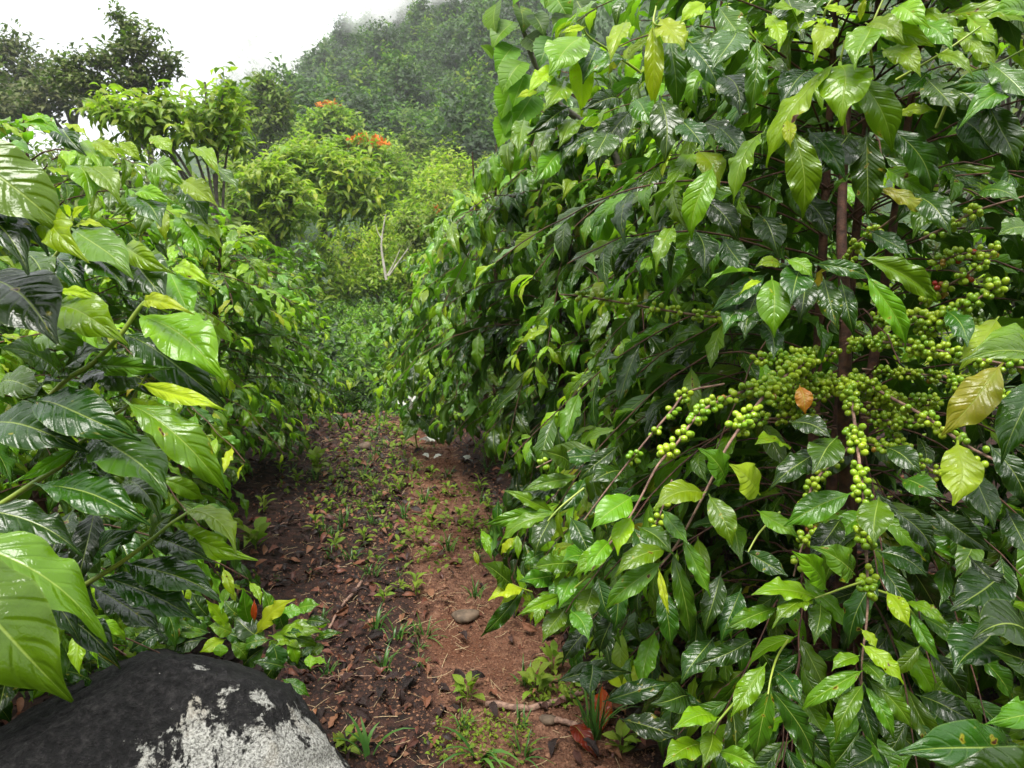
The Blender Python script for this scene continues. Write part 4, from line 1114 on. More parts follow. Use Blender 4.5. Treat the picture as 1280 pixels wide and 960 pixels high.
sapling(270, 800, 'dark leafy sapling wedged between the boulder and the nearest left bush', [
 (285,785,258,750,.7,20,2.0),(290,790,262,780,.45,24,2.0),(280,800,250,815,.8,22,1.98),(275,805,275,822,.5,18,1.95),(260,790,225,780,.15,28,2.0),(250,800,215,815,.1,30,1.95),(240,790,200,800,.25,26,1.95),(290,805,310,825,.35,20,1.98),
 (235,770,205,750,.08,30,2.05),(260,770,240,740,.1,28,2.1),(220,800,180,790,.1,28,1.95),(205,790,160,815,.06,30,1.9),(250,825,220,835,.15,24,1.9),(190,780,150,770,.08,30,1.95),(300,770,280,750,.2,26,2.1)])

rs = np.random.default_rng(44)
for nm_, cx_, cy_, w_, lab_ in (('a', 200, 795, 70, 'low dark green sapling directly above the top of the boulder'), ('b', 120, 815, 60, 'shaded sapling between the boulder and the lowest big leaf'), ('c', 375, 800, 40, 'small bright sapling at the right shoulder of the boulder')):
    rows_ = []
    for q in range(20):
        bx_, by_ = cx_ + rs.normal(0, w_ * .45), cy_ + rs.normal(0, 14); A = rs.uniform(0, 6.28); l_ = rs.uniform(26, 44)
        rows_.append((bx_, by_, bx_ + math.cos(A) * l_, by_ + abs(math.sin(A)) * l_ * .7 - 12, float(rs.choice([.08, .2, .35, .6])), l_ * .42, 2.0 + rs.normal(0, .05)))
    sapling(cx_, cy_ + 12, lab_, rows_)

# limp white flower and scraps by the right row
def white_thing(px, py, label, n_, size, seed, name='white_flower', lift=0.):
    r = np.random.default_rng(seed); p = ground_at(px, py) + [0, 0, lift]; VV, FF, off = [], [], 0
    for q in range(n_):
        g = leaf_grid(8, 4, width=r.uniform(.2, .32), arch=r.uniform(0, .2), fold=r.uniform(-.2, .6), und=.06, quilt=0, twist=r.uniform(-1.5, 1.5), tipdroop=.15, petiole=False, und_ph=r.uniform())
        A = r.uniform(0, 6.28); el = r.uniform(-.2, .7); x = np.array([math.cos(A) * math.cos(el), math.sin(A) * math.cos(el), math.sin(el)]); z = nrm(np.array([0, 0, 1.]) + r.normal(0, .3, 3)); z = nrm(z - (z @ x) * x); y = np.cross(z, x)
        VV.append(size * r.uniform(.7, 1.1) * (g[0][:, 0:1] * x + g[0][:, 1:2] * y + g[0][:, 2:3] * z) + r.normal(0, size * .25, 3) * [1, 1, .1] + [0, 0, .02]); FF.append(g[1] + off); off += len(g[0])
    o = link(name, mk(name, np.concatenate(VV), np.concatenate(FF), M_WHITE), None, p); tagd(o, label, 'flower')
white_thing(512, 545, 'limp white blossom drooping over a green plant at the right path edge', 4, .16, 3, lift=.22)
white_thing(545, 556, 'crumpled white petals on the ground below the drooping plant', 4, .11, 4)
white_thing(540, 575, 'small white petal scrap nearest on the dark soil', 2, .07, 5)
white_thing(590, 578, 'single white petal lying farther right under the bush', 2, .08, 6)
def drooper():
    p = ground_at(522, 566); o = empty('broadleaf_plant', p, 'drooping broad-leaved green plant at the right edge of the path', 'plant')
    V, F = tubes([(np.array([[0, 0, 0], [-.02, .02, .18], [0, .03, .42], [.03, .03, .60]]), [.006, .005, .004, .003])], 7)
    link('stem', mk('stem', V, F, M_GREENSTEM), o)
    for k_, (A, L, el, tn) in enumerate(((-1.9, .22, -.5, .35), (-.4, .24, -.8, .2), (2.6, .18, -.2, .4), (.8, .2, -.5, .3), (-2.6, .2, -1.0, .25))):
        x = np.array([math.cos(A) * math.cos(el), math.sin(A) * math.cos(el), math.sin(el)]); z = nrm(np.array([0, -.5, 1.])); z = nrm(z - (z @ x) * x); y = np.cross(z, x)
        M = np.eye(4); M[:3, 0] = x * L; M[:3, 1] = y * L * 1.5; M[:3, 2] = z * L; M[:3, 3] = (0, .01, .24 + .02 * k_)
        q = bpy.data.objects.new('leaf', HI[k_]); q.parent = o; q.matrix_local = Matrix(M.tolist()); q['tone'] = tn; C.objects.link(q)
drooper()

# ------------------------------------------------------------------ trees
def tree_parts(seed, H, lobes, nclump, per, leafL, tone, tvar=.15, trunk=(.12, .03), droop=.3, mat=None, W=1.0, grids=LOW, shell=.55, bark_m=None, vn=.5):
    """returns (trunk mesh, crown mesh); lobes: (x, y, z, r, rz) relative to the base"""
    r = np.random.default_rng(seed); lv = Leaves(); lines = []
    lb = np.array(lobes, float)
    top = lb[:, 2].max()
    tp = spline([(0, 0, -.3), (r.normal(0, .02) * H, r.normal(0, .02) * H, H * .3), (r.normal(0, .03) * H, r.normal(0, .03) * H, H * .6), (0, 0, top)], 14)
    lines.append((tp, np.linspace(trunk[0], trunk[1], 14)))
    wts = lb[:, 3] ** 2; wts = wts / wts.sum()
    for li, (x, y, z, ra, rz) in enumerate(lobes):
        st = tp[min(12, max(2, int(13 * max(.15, (z - rz) / max(top, .1)) * .8)))]
        en = np.array([x, y, z]); mid_ = (st + en) / 2 + [0, 0, .05 * H]
        L1 = spline([st, mid_, en], 8); lines.append((L1, np.linspace(trunk[0] * .45, trunk[1] * .6, 8)))
        for q in range(int(nclump * wts[li]) + 1):
            v_ = nrm(r.normal(size=3)); rad = r.uniform(shell, 1.0) * (1 + .12 * r.normal())
            c = en + v_ * np.array([ra, ra, rz]) * rad
            if q % 3 == 0: lines.append((spline([en + (c - en) * .1, en + (c - en) * .6 + [0, 0, -.02 * H], c], 5), np.linspace(trunk[1] * .5, trunk[1] * .15, 5)))
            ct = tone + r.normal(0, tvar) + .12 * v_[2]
            for k_ in range(per):
                A = r.uniform(0, 6.28); el = r.uniform(-.6, .9) - droop
                dx = np.array([math.cos(A) * math.cos(el), math.sin(A) * math.cos(el), math.sin(el)])
                lv.add(c + dx * leafL * .25 + r.normal(0, leafL * (.35 if vn < 1 else .5), 3), dx, np.array([0, 0, 1.]) + v_ * vn + r.normal(0, .25, 3), leafL * r.uniform(.6, 1.2), W, ct + r.normal(0, .06))
    V, F = tubes(lines, 6); tm = mk('trunk', V, F, bark_m or M_TRUNK)
    A = lv.arr(); n = len(A[4]); rr = r.uniform(size=n)
    B, X, Y, Z, L, Wd, T, K, Hh = A
    VV, FF, UU, TT, RR, off = [], [], [], [], [], 0
    for k_ in range(len(TP)):
        ii = np.where(K == k_)[0]
        if not len(ii): continue
        tv, tf, tu = grids[k_]
        P = B[ii][:, None] + L[ii][:, None, None] * (tv[None, :, 0:1] * X[ii][:, None] + tv[None, :, 1:2] * Wd[ii][:, None, None] * Y[ii][:, None] + tv[None, :, 2:3] * Z[ii][:, None])
        m_ = len(tv); VV.append(P.reshape(-1, 3)); FF.append((tf[None] + (np.arange(len(ii)) * m_)[:, None, None]).reshape(-1, 4) + off); off += len(ii) * m_
        UU.append(np.tile(tu, (len(ii), 1))); TT.append(np.repeat(T[ii], m_)); RR.append(np.repeat(rr[ii], m_))
    cm = mk('crown', np.concatenate(VV), np.concatenate(FF), mat or M_LEAF_FAR, uv=np.concatenate(UU), attrs={'tone': np.clip(np.concatenate(TT), 0, 1.0), 'rnd': np.concatenate(RR)})
    return tm, cm

QUAD = [leaf_grid(2, 2, petiole=False, **dict(p, quilt=0)) for p in TP]

def put_tree(name, parts, p, label, cat='tree', group=None, rot=0., sc=1.0, extra=None):
    o = empty(name, p, label, cat, group); o.rotation_euler = (0, 0, rot); o.scale = (sc,) * 3 if np.isscalar(sc) else sc
    link('trunk', parts[0], o); link('crown', parts[1], o)
    return o

def base_for(px, d, py_top):
    """foot on the terrain below the crown seen at px, d away; returns foot and height to py_top"""
    t_ = at(px, py_top, d); z = float(terrain(t_[0], t_[1]))
    return np.array([t_[0], t_[1], z]), t_[2] - z

def lobes_for(px, d, items, foot):
    out = []
    for (x, y, rr_, rz) in items:
        p = at(x, y, d) - foot
        out.append((p[0], p[1] + rng.uniform(-.3, .3) * rr_ * d / FPX, p[2], rr_ * d / FPX, rz * d / FPX))
    return out

# light green drooping tree (12 m) behind the left row
foot, H = base_for(255, 12, 90)
put_tree('drooping_leaf_tree', tree_parts(31, H, lobes_for(255, 12, [(262,135,42,22),(283,102,15,14),(215,138,40,20),(165,135,44,18),(135,130,26,14),(180,165,36,16),(250,165,34,18),(288,160,22,18)], foot), 210, 8, .24, .72, .18, (.06, .02), .55, None, .9, LOW, .5), foot, 'light green tree with long drooping leaves behind the left coffee row')
# dark, open-crowned tall tree (30 m)
foot, H = base_for(165, 30, 5)
put_tree('dark_crowned_tree', tree_parts(32, H, lobes_for(165, 30, [(150,28,22,24),(175,55,34,30),(150,70,34,30),(205,80,26,26),(120,75,26,20),(90,80,30,20),(70,95,22,18),(105,105,40,18),(170,100,40,20)], foot), 430, 9, .32, .16, .10, (.22, .05), .1, M_DULL, 1.25, QUAD, .2), foot, 'dark open-crowned tree against the white sky, tallest on the left')
# hazy trees at the left margin
foot, H = base_for(10, 52, 42)
put_tree('hazy_tree', tree_parts(33, H, lobes_for(10, 52, [(10,60,30,22),(-20,90,40,30),(25,100,32,26),(50,90,22,26),(-50,70,40,40)], foot), 500, 8, .55, .03, .10, (.3, .06), .1, M_DULL, 1.2, QUAD, .3), foot, 'grey hazy tree at the far left margin below the sky')
foot, H = base_for(70, 46, 85)
put_tree('hazy_tree', tree_parts(34, H, lobes_for(70, 46, [(70,115,30,22),(40,130,36,22),(105,125,26,20),(20,140,40,18)], foot), 420, 8, .5, .03, .08, (.3, .06), .1, M_DULL, 1.2, QUAD, .3), foot, 'low grey-green hazy tree under the dark open-crowned tree')
foot, H = base_for(-60, 40, 60)
put_tree('hazy_tree', tree_parts(35, H, lobes_for(-60, 40, [(-60,100,60,40),(-110,90,60,50),(-20,130,40,20)], foot), 420, 8, .5, .03, .08, (.3, .06), .1, M_DULL, 1.2, QUAD, .3), foot, 'dark hazy tree cut by the left picture edge', )
# pale airy tree behind
foot, H = base_for(328, 48, 88)
put_tree('pale_tree', tree_parts(36, H, lobes_for(328, 48, [(328,105,20,16),(345,125,20,18),(312,135,20,20),(335,155,24,20),(355,145,14,16)], foot), 300, 8, .5, .38, .10, (.2, .06), .2, M_DULL, 1.1, QUAD, .2), foot, 'pale feathery tree rising out of the mist right of the drooping tree')
# round light green trees on the far bank
foot, H = base_for(405, 26, 170)
put_tree('round_green_tree', tree_parts(37, H, lobes_for(405, 26, [(395,200,44,26),(440,215,40,28),(455,245,36,26),(400,250,44,30),(360,200,26,16)], foot), 290, 8, .42, .70, .16, (.13, .04), .5, None, .85, LOW, .5), foot, 'broad light green tree with whorled leaves in the middle of the valley')
foot, H = base_for(335, 22, 195)
put_tree('round_green_tree', tree_parts(38, H, lobes_for(335, 22, [(335,225,34,24),(360,250,34,24),(310,235,20,20),(350,280,26,20)], foot), 220, 8, .34, .72, .16, (.1, .03), .5, None, .85, LOW, .5), foot, 'smaller light green tree directly beside the left coffee row')
# orange-topped trees
def orange_on(parent, px, py, d, rx, rz, n_, foot, seed, s=.28):
    r = np.random.default_rng(seed); lv = Leaves(); c = at(px, py, d) - foot
    for q in range(n_):
        v_ = r.normal(size=3); v_[2] = abs(v_[2]); v_ = nrm(v_)
        lv.add(c + v_ * np.array([rx, rx, rz]) * d / FPX * r.uniform(.6, 1.05), nrm(r.normal(size=3) + [0, 0, 1]), r.normal(size=3), s * r.uniform(.5, 1.1), 1.3, 0)
    A = lv.arr()
    o = build_mass('blossoms', A, np.arange(n_), QUAD, M_ORANGE, parent, np.zeros(3), np.zeros(n_))
foot, H = base_for(455, 40, 168)
t = put_tree('orange_blossom_tree', tree_parts(39, H, lobes_for(455, 40, [(450,190,28,16),(475,205,28,18),(430,185,20,14),(480,225,30,20)], foot), 300, 8, .5, .58, .12, (.2, .05), .2, None, 1., QUAD, .4), foot, 'green tree topped with bright orange blossoms in the middle of the valley')
orange_on(t, 458, 184, 40, 30, 13, 210, foot, 1, .34)
foot, H = base_for(410, 62, 128)
t = put_tree('orange_blossom_tree', tree_parts(40, H, lobes_for(410, 62, [(412,145,20,14),(400,160,24,16),(430,160,22,16)], foot), 260, 8, .7, .6, .12, (.25, .06), .2, None, 1., QUAD, .4), foot, 'farther tree with a few orange blossoms at its very top')
orange_on(t, 410, 135, 62, 14, 8, 70, foot, 2, .4)

# other valley trees and shrubs: each its own crown
PROTO = {}
def proto(kind, seed, tone, leafL, nc, per, W=1., droop=.2, mat=None, grids=QUAD, tv=.12, H=5.0, lob=None):
    lob = lob or [(0, 0, 3.4, 1.3, 1.1), (.9, .2, 2.8, 1.0, .8), (-.9, -.1, 2.9, 1.0, .8), (.1, .8, 2.6, 1.0, .9), (-.2, -.9, 2.5, 1.0, .9), (.4, -.3, 4.1, .8, .7)]
    PROTO[kind] = tree_parts(seed, H, lob, nc, per, leafL, tone, tv, (.10, .03), droop, mat, W, grids, .35)
proto('bright', 51, .86, .36, 230, 7, .9, .4, None, LOW)
proto('mid', 52, .62, .36, 230, 7, 1., .2, None)
proto('olive', 53, .66, .30, 230, 7, 1., .1, M_DULL)
proto('dark', 54, .30, .36, 260, 8, 1.1, .1, M_DULL)
mids = [(505,240,34,'mid',5.0),(540,195,44,'bright',6.5),(575,180,50,'bright',7),(560,215,38,'olive',5),(520,215,40,'mid',5.5),(600,205,46,'mid',6),(590,235,34,'bright',4.5),(545,255,27,'olive',3.8),(500,270,27,'mid',3.0),
        (480,250,30,'bright',4),(610,250,30,'olive',4),(370,160,45,'mid',6),(345,175,40,'olive',5),(300,175,30,'mid',5),(310,205,26,'olive',3.6),(280,185,24,'dark',4.2),(385,145,66,'mid',8),(350,140,70,'dark',9),(440,155,66,'dark',8),
        (470,160,60,'mid',7),(500,175,56,'mid',7),(520,160,68,'dark',8),(560,165,66,'mid',8),(600,170,70,'mid',9),(620,185,60,'olive',7),(640,200,50,'mid',7),(430,270,25,'olive',3.2),(470,285,24,'mid',2.6),(520,280,24,'olive',3.2),(580,270,26,'mid',3.4),
        (390,280,23,'mid',3.4),(240,205,18,'dark',3.6),(180,175,20,'dark',4),(120,165,24,'dark',4.5),(60,160,28,'dark',4.5),(10,165,24,'dark',4.5)]
desc = {'bright': 'yellow-green tree with a loose lumpy crown', 'mid': 'mid-green shrubby tree', 'olive': 'olive-green scrubby tree', 'dark': 'dark bushy tree'}
def where(px, d):
    a_ = 'low on the valley floor' if d < 31 else ('halfway up the far bank' if d < 52 else 'at the foot of the forested hill')
    b_ = 'behind the left coffee row' if px < 300 else ('left of the orange blossoms' if px < 400 else ('near the orange blossoms' if px < 500 else 'beside the right coffee row'))
    return a_ + ', ' + b_
for q, (px, pyt, d, kd, Ht) in enumerate(mids):
    foot, H = base_for(px, d, pyt)
    sc_ = max(.35, H / 4.9); w_ = min(1.25, max(.8, Ht / 5 / sc_ * 1.0)) * sc_
    put_tree({'bright': 'valley_tree', 'mid': 'valley_tree', 'olive': 'scrub_tree', 'dark': 'bushy_tree'}[kd], PROTO[kd], foot, (desc[kd] if kd != 'bright' else 'lumpy yellow-green tree') + ' ' + where(px, d), 'tree', kd + ' trees of the valley', q * 1.7, (w_, w_, sc_))

# white dead branches
def dead_tree():
    d = 22
    p = at(483, 335, d); p[2] = float(terrain(p[0], p[1])); o = empty('dead_tree', p, 'bare white forked dead branches standing above the valley coffee', 'tree')
    for name, pts, r0 in (('trunk', [(483,350),(478,320),(477,300),(482,268)], .045), ('branch', [(484,345),(492,330),(500,312)], .028), ('branch', [(486,345),(500,325),(516,303)], .034), ('branch', [(478,300),(472,290),(470,280)], .018)):
        P = spline([at(x, y, d) - p for x, y in pts], 10); V, F = tubes([(P, np.linspace(r0, r0 * .35, 10))], 6)
        link(name, mk(name, V, F, M_PALE), o)
dead_tree()
# flowering shrub at the right valley side
foot, H = base_for(545, 21, 250)
t = put_tree('flowering_shrub', tree_parts(61, H, lobes_for(545, 21, [(545,275,22,18),(525,300,22,16),(565,290,20,18),(510,280,14,12)], foot), 200, 8, .2, .36, .14, (.05, .02), .2, M_DULL, 1., QUAD, .3), foot, 'scrubby shrub with a yellow-orange flower cluster beside the right coffee row', 'shrub')
orange_on(t, 545, 264, 21, 5, 4, 16, foot, 3, .14)
orange_on(t, 526, 284, 21, 2, 2, 5, foot, 4, .10)
# tall grass patches
for (px, py, d, rx, n_, lab) in ((425, 318, 22, 1.5, 420, 'tall green grass clump above the valley coffee'), (500, 320, 24, 1.6, 420, 'tall grass growing round the bare white branches'), (360, 190, 34, 2.6, 420, 'pale tall grass on the slope below the pale tree'), (560, 318, 23, 1.5, 260, 'tall grass beside the flowering shrub')):
    me = blades_mesh('tall_grass', n_, 1.5, .022, int(px), M_GRASS, (.05, .6), rx)
    p = at(px, py, d); p[2] = float(terrain(p[0], p[1])); o = link('tall_grass', me, None, p); tagd(o, lab, 'grass', None, 'stuff')

# valley coffee bushes
VB = [tree_parts(70 + q, 1.6, [(0, 0, .95, .62, .5), (.28, .1, .7, .5, .42), (-.28, -.1, .75, .5, .42), (0, -.3, .6, .5, .4), (0, .25, 1.25, .35, .3)], 190, 8,   .13, .22 + .07 * q, .14, (.03, .01), .25, M_LEAF_S, 1., LOW if q < 2 else QUAD, .6) for q in range(3)]
r = np.random.default_rng(17); cnt = 0
for row in range(14):
    yy = 8.0 + row * 1.45
    for col_ in range(12):
        xx = -7.6 + col_ * 1.05 + r.normal(0, .13) + .1 * row; y_ = yy + r.normal(0, .15)
        qx, qy, qd = proj(np.array([xx, y_, float(terrain(xx, y_)) + .8]))
        if not (330 < qx < 620): continue
        if y_ < 9 and -1.9 < xx < -1.2: continue
        s_ = r.uniform(.85, 1.2)
        put_tree('valley_coffee_bush', VB[cnt % 3], np.array([xx, y_, float(terrain(xx, y_))]), 'glossy green coffee bush in the rows down in the valley', 'coffee bush', 'coffee bushes planted down in the valley', r.uniform(0, 6.28), (s_, s_, s_ * 1.05))
        cnt += 1
print('valley bushes', cnt)

# unseen bushes and trees added behind the camera to block sky reflected in leaves
for q, (xx, y_, sc_) in enumerate(((-1.5, -.9, 1.3), (-1.4, -2.6, 1.4), (1.5, -.6, 1.4), (1.7, -2.3, 1.5), (-.1, -4.6, 1.4), (3.2, -1.4, 1.4), (-3.2, -1.6, 1.4))):
    put_tree('valley_coffee_bush', VB[q % 3], np.array([xx, y_, float(terrain(xx, y_))]), 'coffee bush added behind the photographer to block sky reflections', 'coffee bush', 'coffee bushes added behind the photographer to block sky', q * 1.3, (sc_, sc_, sc_ * 1.1))
for q, (xx, y_, sc_) in enumerate(((-5.5, -9.5, 1.3), (.5, -9.0, 1.2), (4.5, -7.5, 1.3), (8.0, -3.0, 1.4), (-9.0, -3.0, 1.3), (-.5, -14, 1.6), (7, -13, 1.6), (-7, -15, 1.6))):
    put_tree('sky_block_tree', PROTO['mid'], np.array([xx, y_, float(terrain(xx, y_))]), 'tree added on the slope behind the photographer to block sky reflections', 'tree', 'trees added behind the photographer to block sky', q * 2.1, sc_)

# ------------------------------------------------------------------ forested hillside
FP = []
for q, (tn, LL, W_, lob) in enumerate(((.15, .78, 1.3, [(0, 0, 6.5, 2.6, 2.4), (1.6, .5, 5, 2.0, 1.8), (-1.6, -.5, 5.2, 2.0, 1.8), (.4, 1.6, 4.6, 2, 1.8), (-.3, -1.6, 4.6, 2, 1.7), (.2, .3, 8.4, 1.6, 1.5)]),
                                       (.22, .75, 1.1, [(0, 0, 5.0, 3.0, 1.6), (2.0, .3, 4.4, 2.2, 1.3), (-2.0, -.3, 4.6, 2.2, 1.3), (0, 1.8, 4.2, 2.2, 1.3), (0, -1.8, 4.2, 2.2, 1.3)]),
                                       (.34, .70, 1.1, [(0, 0, 5.6, 2.0, 2.2), (1.0, .3, 4.2, 1.8, 1.6), (-1.0, -.3, 4.0, 1.8, 1.6), (0, .9, 7.0, 1.4, 1.6)]),
                                       (.11, .75, 1.2, [(0, 0, 6.6, 2.0, 2.0), (1.0, .2, 5.4, 1.7, 1.6), (-1.0, -.2, 5.0, 1.8, 1.6), (.3, -.8, 6.0, 1.6, 1.5)]),
                                       (.18, .70, 1.0, [(0, 0, 4.2, 2.4, 2.0), (1.3, .4, 3.4, 1.8, 1.5), (-1.2, .6, 3.4, 1.8, 1.5), (0, -1.3, 3.2, 1.9, 1.5)]))):
    FP.append(tree_parts(80 + q, 8, lob, 130, 16, LL, tn, .20, (.22, .07), .15, M_FOREST, W_, QUAD, .82, M_PALE if q == 3 else None, 1.8))
r = np.random.default_rng(23); pts = []
fl = ['dense dark green forest tree on the misty hillside', 'wide flat-crowned forest tree on the misty hillside', 'lighter green forest tree on the misty hillside', 'tall dark forest tree on the misty hillside', 'low rounded forest tree on the misty hillside']
tries = 0
while len(pts) < 290 and tries < 30000:
    tries += 1
    y_ = r.uniform(70, 190); u_ = r.uniform(300, 660); xx = (u_ - 640) / FPX * y_ * 1.02
    if any((xx - a_) ** 2 + (y_ - b_) ** 2 < 4.6 ** 2 for a_, b_ in pts): continue
    if float(terrain(xx, y_)) - float(terrain(xx, 72)) < -1: continue
    pts.append((xx, y_))
for q, (xx, y_) in enumerate(pts):
    kd = int(r.choice(5, p=[.26, .22, .18, .14, .20])); s_ = r.uniform(.65, 1.15)
    qx, qy, _ = proj(np.array([xx, y_, float(terrain(xx, y_)) + 4]))
    if abs(qx - 597) < 14 and abs(qy - 168) < 22: continue
    put_tree('forest_tree', FP[kd], np.array([xx, y_, float(terrain(xx, y_)) - .4]), fl[kd], 'tree', fl[kd].replace('tree', 'trees'), r.uniform(0, 6.28), (s_, s_, s_ * r.uniform(.9, 1.2)))
# crest and far slopes, beyond picking apart
def far_wood(name, n_, xr, yr, label, seed, tone=.06):
    r = np.random.default_rng(seed); lv = Leaves()
    for q in range(n_):
        x, y_ = r.uniform(*xr), r.uniform(*yr); z = float(terrain(x, y_)); R_ = r.uniform(2.5, 5)
        tt = tone + r.normal(0, .05)
        for k_ in range(90):
            v_ = r.normal(size=3); v_ = nrm(v_)
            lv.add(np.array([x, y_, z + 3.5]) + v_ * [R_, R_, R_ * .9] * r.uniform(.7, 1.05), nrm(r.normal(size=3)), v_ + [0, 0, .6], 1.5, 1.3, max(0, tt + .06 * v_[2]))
    A = lv.arr()
    o = build_mass(name, A, np.arange(len(A[4])), QUAD, M_FOREST, None, np.zeros(3), r.uniform(size=len(A[4])))
    tagd(o, label, 'forest', None, 'stuff')
far_wood('far_forest', 260, (-190, -20), (235, 330), 'misty far forest on the ridge behind the valley', 5, .2)
far_wood('far_forest', 130, (5, 120), (80, 180), 'forest on the hillside behind the right coffee row', 6, .25)
# the pale scar in the slope
p = at(597, 168, 88)
r = np.random.default_rng(4); n_ = 16; uu, vv_ = np.meshgrid(np.linspace(-1, 1, n_), np.linspace(-1, 1, n_), indexing='ij')
zz = vv_ * 1.9 + .25 * r.normal(size=uu.shape); xx = uu * 1.1 * (1 - .35 * np.abs(vv_)) + .3 * vv_ + .12 * r.normal(size=uu.shape); yy = -(1 - uu ** 2 * .9) * (1 - vv_ ** 2 * .9) * 1.6 + .35 * r.normal(size=uu.shape)
i_ = np.arange(n_ - 1)[:, None] * n_ + np.arange(n_ - 1)[None]
front = np.stack([xx, yy, zz], -1).reshape(-1, 3)
o = link('rock_face', mk('rock_face', front, np.stack([i_, i_ + n_, i_ + n_ + 1, i_ + 1], -1).reshape(-1, 4), M_CLIFF, smooth=False), None, p); tagd(o, 'pale bare rock scar low on the forested hillside', 'rock face')

# ------------------------------------------------------------------ plants behind the right row
def lobed_shrub():
    foot = at(830, 330, 2.9); foot = np.array([foot[0], foot[1], float(terrain(foot[0], foot[1]))])
    o = empty('broadleaf_shrub', foot, 'tall shrub with matt heart-shaped serrated leaves behind the top of the fruiting bush', 'shrub')
    P = spline([foot, at(790, 260, 2.9), at(690, 120, 2.75), at(655, 40, 2.65), at(640, -30, 2.6)], 20); V, F = tubes([(P - foot, np.linspace(.018, .006, 20))], 7)
    link('stem', mk('stem', V, F, M_TRUNK), o)
    # heart leaf, wide with a toothed margin
    nu, nv = 16, 10
    U, Vv = np.meshgrid(np.linspace(0, 1, nu + 1), np.linspace(-1, 1, nv + 1), indexing='ij')
    wd = .40 * np.sin(math.pi * U ** .62) ** .75 * (1 - .3 * sstep(.6, 1, U)) + .004
    wd = wd * (1 + .07 * np.sin(U * 60))
    Z = .06 * 4 * U * (1 - U) - .10 * U ** 4 + np.abs(Vv) * wd * .25 + .012 * np.abs(np.sin(math.pi * 6 * (U - .35 * np.abs(Vv))))
    X = U - .10 * np.abs(Vv) * (1 - U) ** 2
    Vt = np.stack([X, Vv * wd, Z], -1).reshape(-1, 3); i_ = np.arange(nu)[:, None] * (nv + 1) + np.arange(nv)[None]
    F = np.stack([i_, i_ + nv + 1, i_ + nv + 2, i_ + 1], -1).reshape(-1, 4)
    me = mk('leaf', Vt, F, leaf_material('matt_broad_leaf', True, .6, .6, 6, .36, 0, .0), uv=np.stack([U, Vv * .5 + .5], -1).reshape(-1, 2))
    rows = [(620,8,618,45,.3),(650,10,655,42,.2),(640,30,612,60,.3),(690,-10,715,30,.25),(720,0,742,42,.12),(705,20,700,50,.2),(660,48,690,72,.15),(690,50,672,85,.12),(640,60,618,90,.28),(650,80,625,118,.3),(655,95,640,135,.35),(640,110,625,150,.4),
            (625,30,605,22,.4),(615,70,600,55,.3),(665,120,640,160,.3),(650,130,628,170,.35),(680,95,668,120,.2),(725,30,740,60,.12),(700,-20,680,10,.3),(660,-20,640,5,.35),(750,-15,765,20,.25),(780,-10,800,15,.3),(636,150,622,185,.4),(668,20,682,45,.15)]
    for (bx, by, tx, ty, tn) in rows:
        d = 2.6 + rng.uniform(-.12, .12); b, t_ = at(bx, by, d), at(tx, ty, d - .04); x = t_ - b; L = np.linalg.norm(x) * .92; x = nrm(x)
        z = nrm(nrm(CAM - b) * .7 + np.array([0, 0, .6]) + rng.normal(0, .25, 3)); z = nrm(z - (z @ x) * x); y = np.cross(z, x)
        M = np.eye(4); M[:3, 0] = x * L; M[:3, 1] = y * L; M[:3, 2] = z * L; M[:3, 3] = b - foot
        q = bpy.data.objects.new('leaf', me); q.parent = o; q.matrix_local = Matrix(M.tolist()); q['tone'] = tn + .12; C.objects.link(q)
lobed_shrub()
# dark small-leaved tree behind the top right corner, and the bright bush glimpsed below it
foot = np.array([4.6, 6.3, float(terrain(4.6, 6.3))])
put_tree('small_leaved_tree', tree_parts(91, 4.5, [(0, 0, 3.2, 1.5, 1.2), (-.9, -.3, 2.2, 1.2, 1.0), (.9, 0, 2.3, 1.3, 1.1), (-.2, -.2, 1.3, 1.4, .9), (.3, .2, 4.2, 1.2, .9), (-1.2, 0, 3.4, 1.0, .8), (-1.0, 0, 1.0, 1.0, .8)], 1700, 9, .075, .10, .16, (.10, .03), .1, M_DULL, 1.2, QUAD, .4), foot, 'dark small-leaved tree filling the top right corner behind the fruiting bush')
foot = np.array([2.75, 4.5, float(terrain(2.75, 4.5))])
put_tree('bright_shrub', tree_parts(92, 1.5, [(0, 0, .9, .6, .45), (-.3, 0, .6, .5, .4), (.3, .1, .6, .5, .4)], 220, 9, .075, .72, .14, (.03, .01), .1, M_LEAF_FAR, .9, QUAD, .4), foot, 'bright yellow-green shrub glimpsed between the berries at the right', 'shrub')

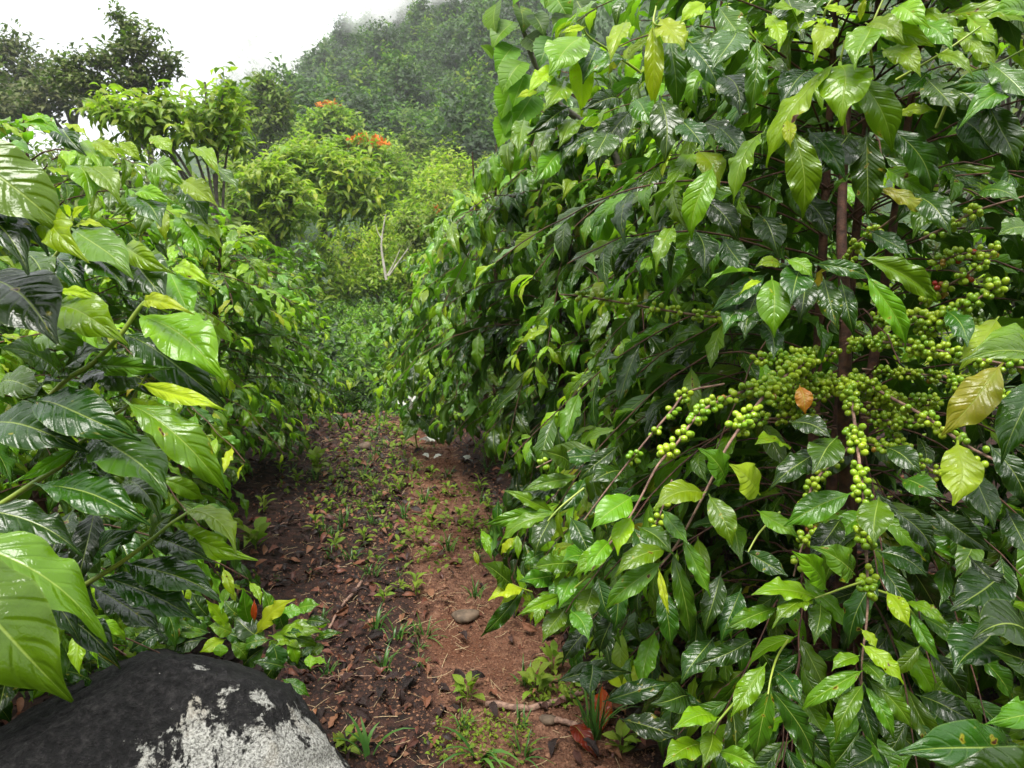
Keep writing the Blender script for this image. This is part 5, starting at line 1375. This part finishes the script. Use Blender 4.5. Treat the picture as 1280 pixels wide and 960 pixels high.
# ------------------------------------------------------------------ mist and haze
def mist(name, px, py, d, rx, ry, rz, dens, label, seed):
    p = at(px, py, d)
    nu_, nv_ = 20, 12; V = []
    for a_ in range(nv_ + 1):
        th = math.pi * a_ / nv_
        for b_ in range(nu_):
            ph = 2 * math.pi * b_ / nu_; V.append((math.sin(th) * math.cos(ph) * rx, math.sin(th) * math.sin(ph) * ry, math.cos(th) * rz))
    F = [(a_ * nu_ + b_, (a_ + 1) * nu_ + b_, (a_ + 1) * nu_ + (b_ + 1) % nu_, a_ * nu_ + (b_ + 1) % nu_) for a_ in range(nv_) for b_ in range(nu_)]
    s = N('mist_' + str(seed)); ob = s.n('ShaderNodeTexCoord').outputs['Object']
    mp = s.n('ShaderNodeMapping'); mp.inputs['Scale'].default_value = (1 / rx, 1 / ry, 1 / rz); s.t.links.new(ob, mp.inputs[0])
    ln = s.n('ShaderNodeVectorMath', operation='LENGTH'); s.t.links.new(mp.outputs[0], ln.inputs[0])
    fall = s.mapr(ln.outputs['Value'], .25, .98, 1.0, 0.0)
    nz = s.mapr(s.noise(.09, 4, ob, .6), .42, .62)
    vol = s.n('ShaderNodeVolumePrincipled'); vol.inputs['Color'].default_value = (1, 1, 1, 1); vol.inputs['Anisotropy'].default_value = .1
    s.set(vol.inputs['Density'], s.math('MULTIPLY', s.math('MULTIPLY', fall, nz), dens))
    s.t.links.new(vol.outputs[0], s.out.inputs['Volume'])
    o = link(name, mk(name, V, F, s.m), None, p); tagd(o, label, 'mist', None, 'stuff')
mist('mist_cloud', 520, 5, 150, 20, 20, 9, .25, 'pale mist drifting over the crest of the hill', 1)
mist('mist_cloud', 400, 78, 215, 34, 22, 13, .12, 'bank of mist at the foot of the crest over the far ridge', 2)
mist('mist_cloud', 330, 80, 235, 44, 24, 15, .12, 'thick mist hiding the far ridge on the left', 3)

s = N('haze_air'); vol = s.n('ShaderNodeVolumePrincipled'); vol.inputs['Color'].default_value = (.97, .985, 1.0, 1); vol.inputs['Density'].default_value = .0006; vol.inputs['Anisotropy'].default_value = .2
s.t.links.new(vol.outputs[0], s.out.inputs['Volume'])
zlo, zhi = float(GZ.min()) - 1.5, float(GZ.max()) + 22
bx0, bx1, by0, by1 = -720, 720, -220, 720
V = [(x, y, z) for z in (zlo, zhi) for x, y in ((bx0, by0), (bx1, by0), (bx1, by1), (bx0, by1))]
F = [(3, 2, 1, 0), (4, 5, 6, 7), (0, 1, 5, 4), (1, 2, 6, 5), (2, 3, 7, 6), (3, 0, 4, 7)]
o = link('haze', mk('haze', V, F, s.m, smooth=False)); tagd(o, 'thin humid haze filling the valley', 'haze', None, 'stuff')
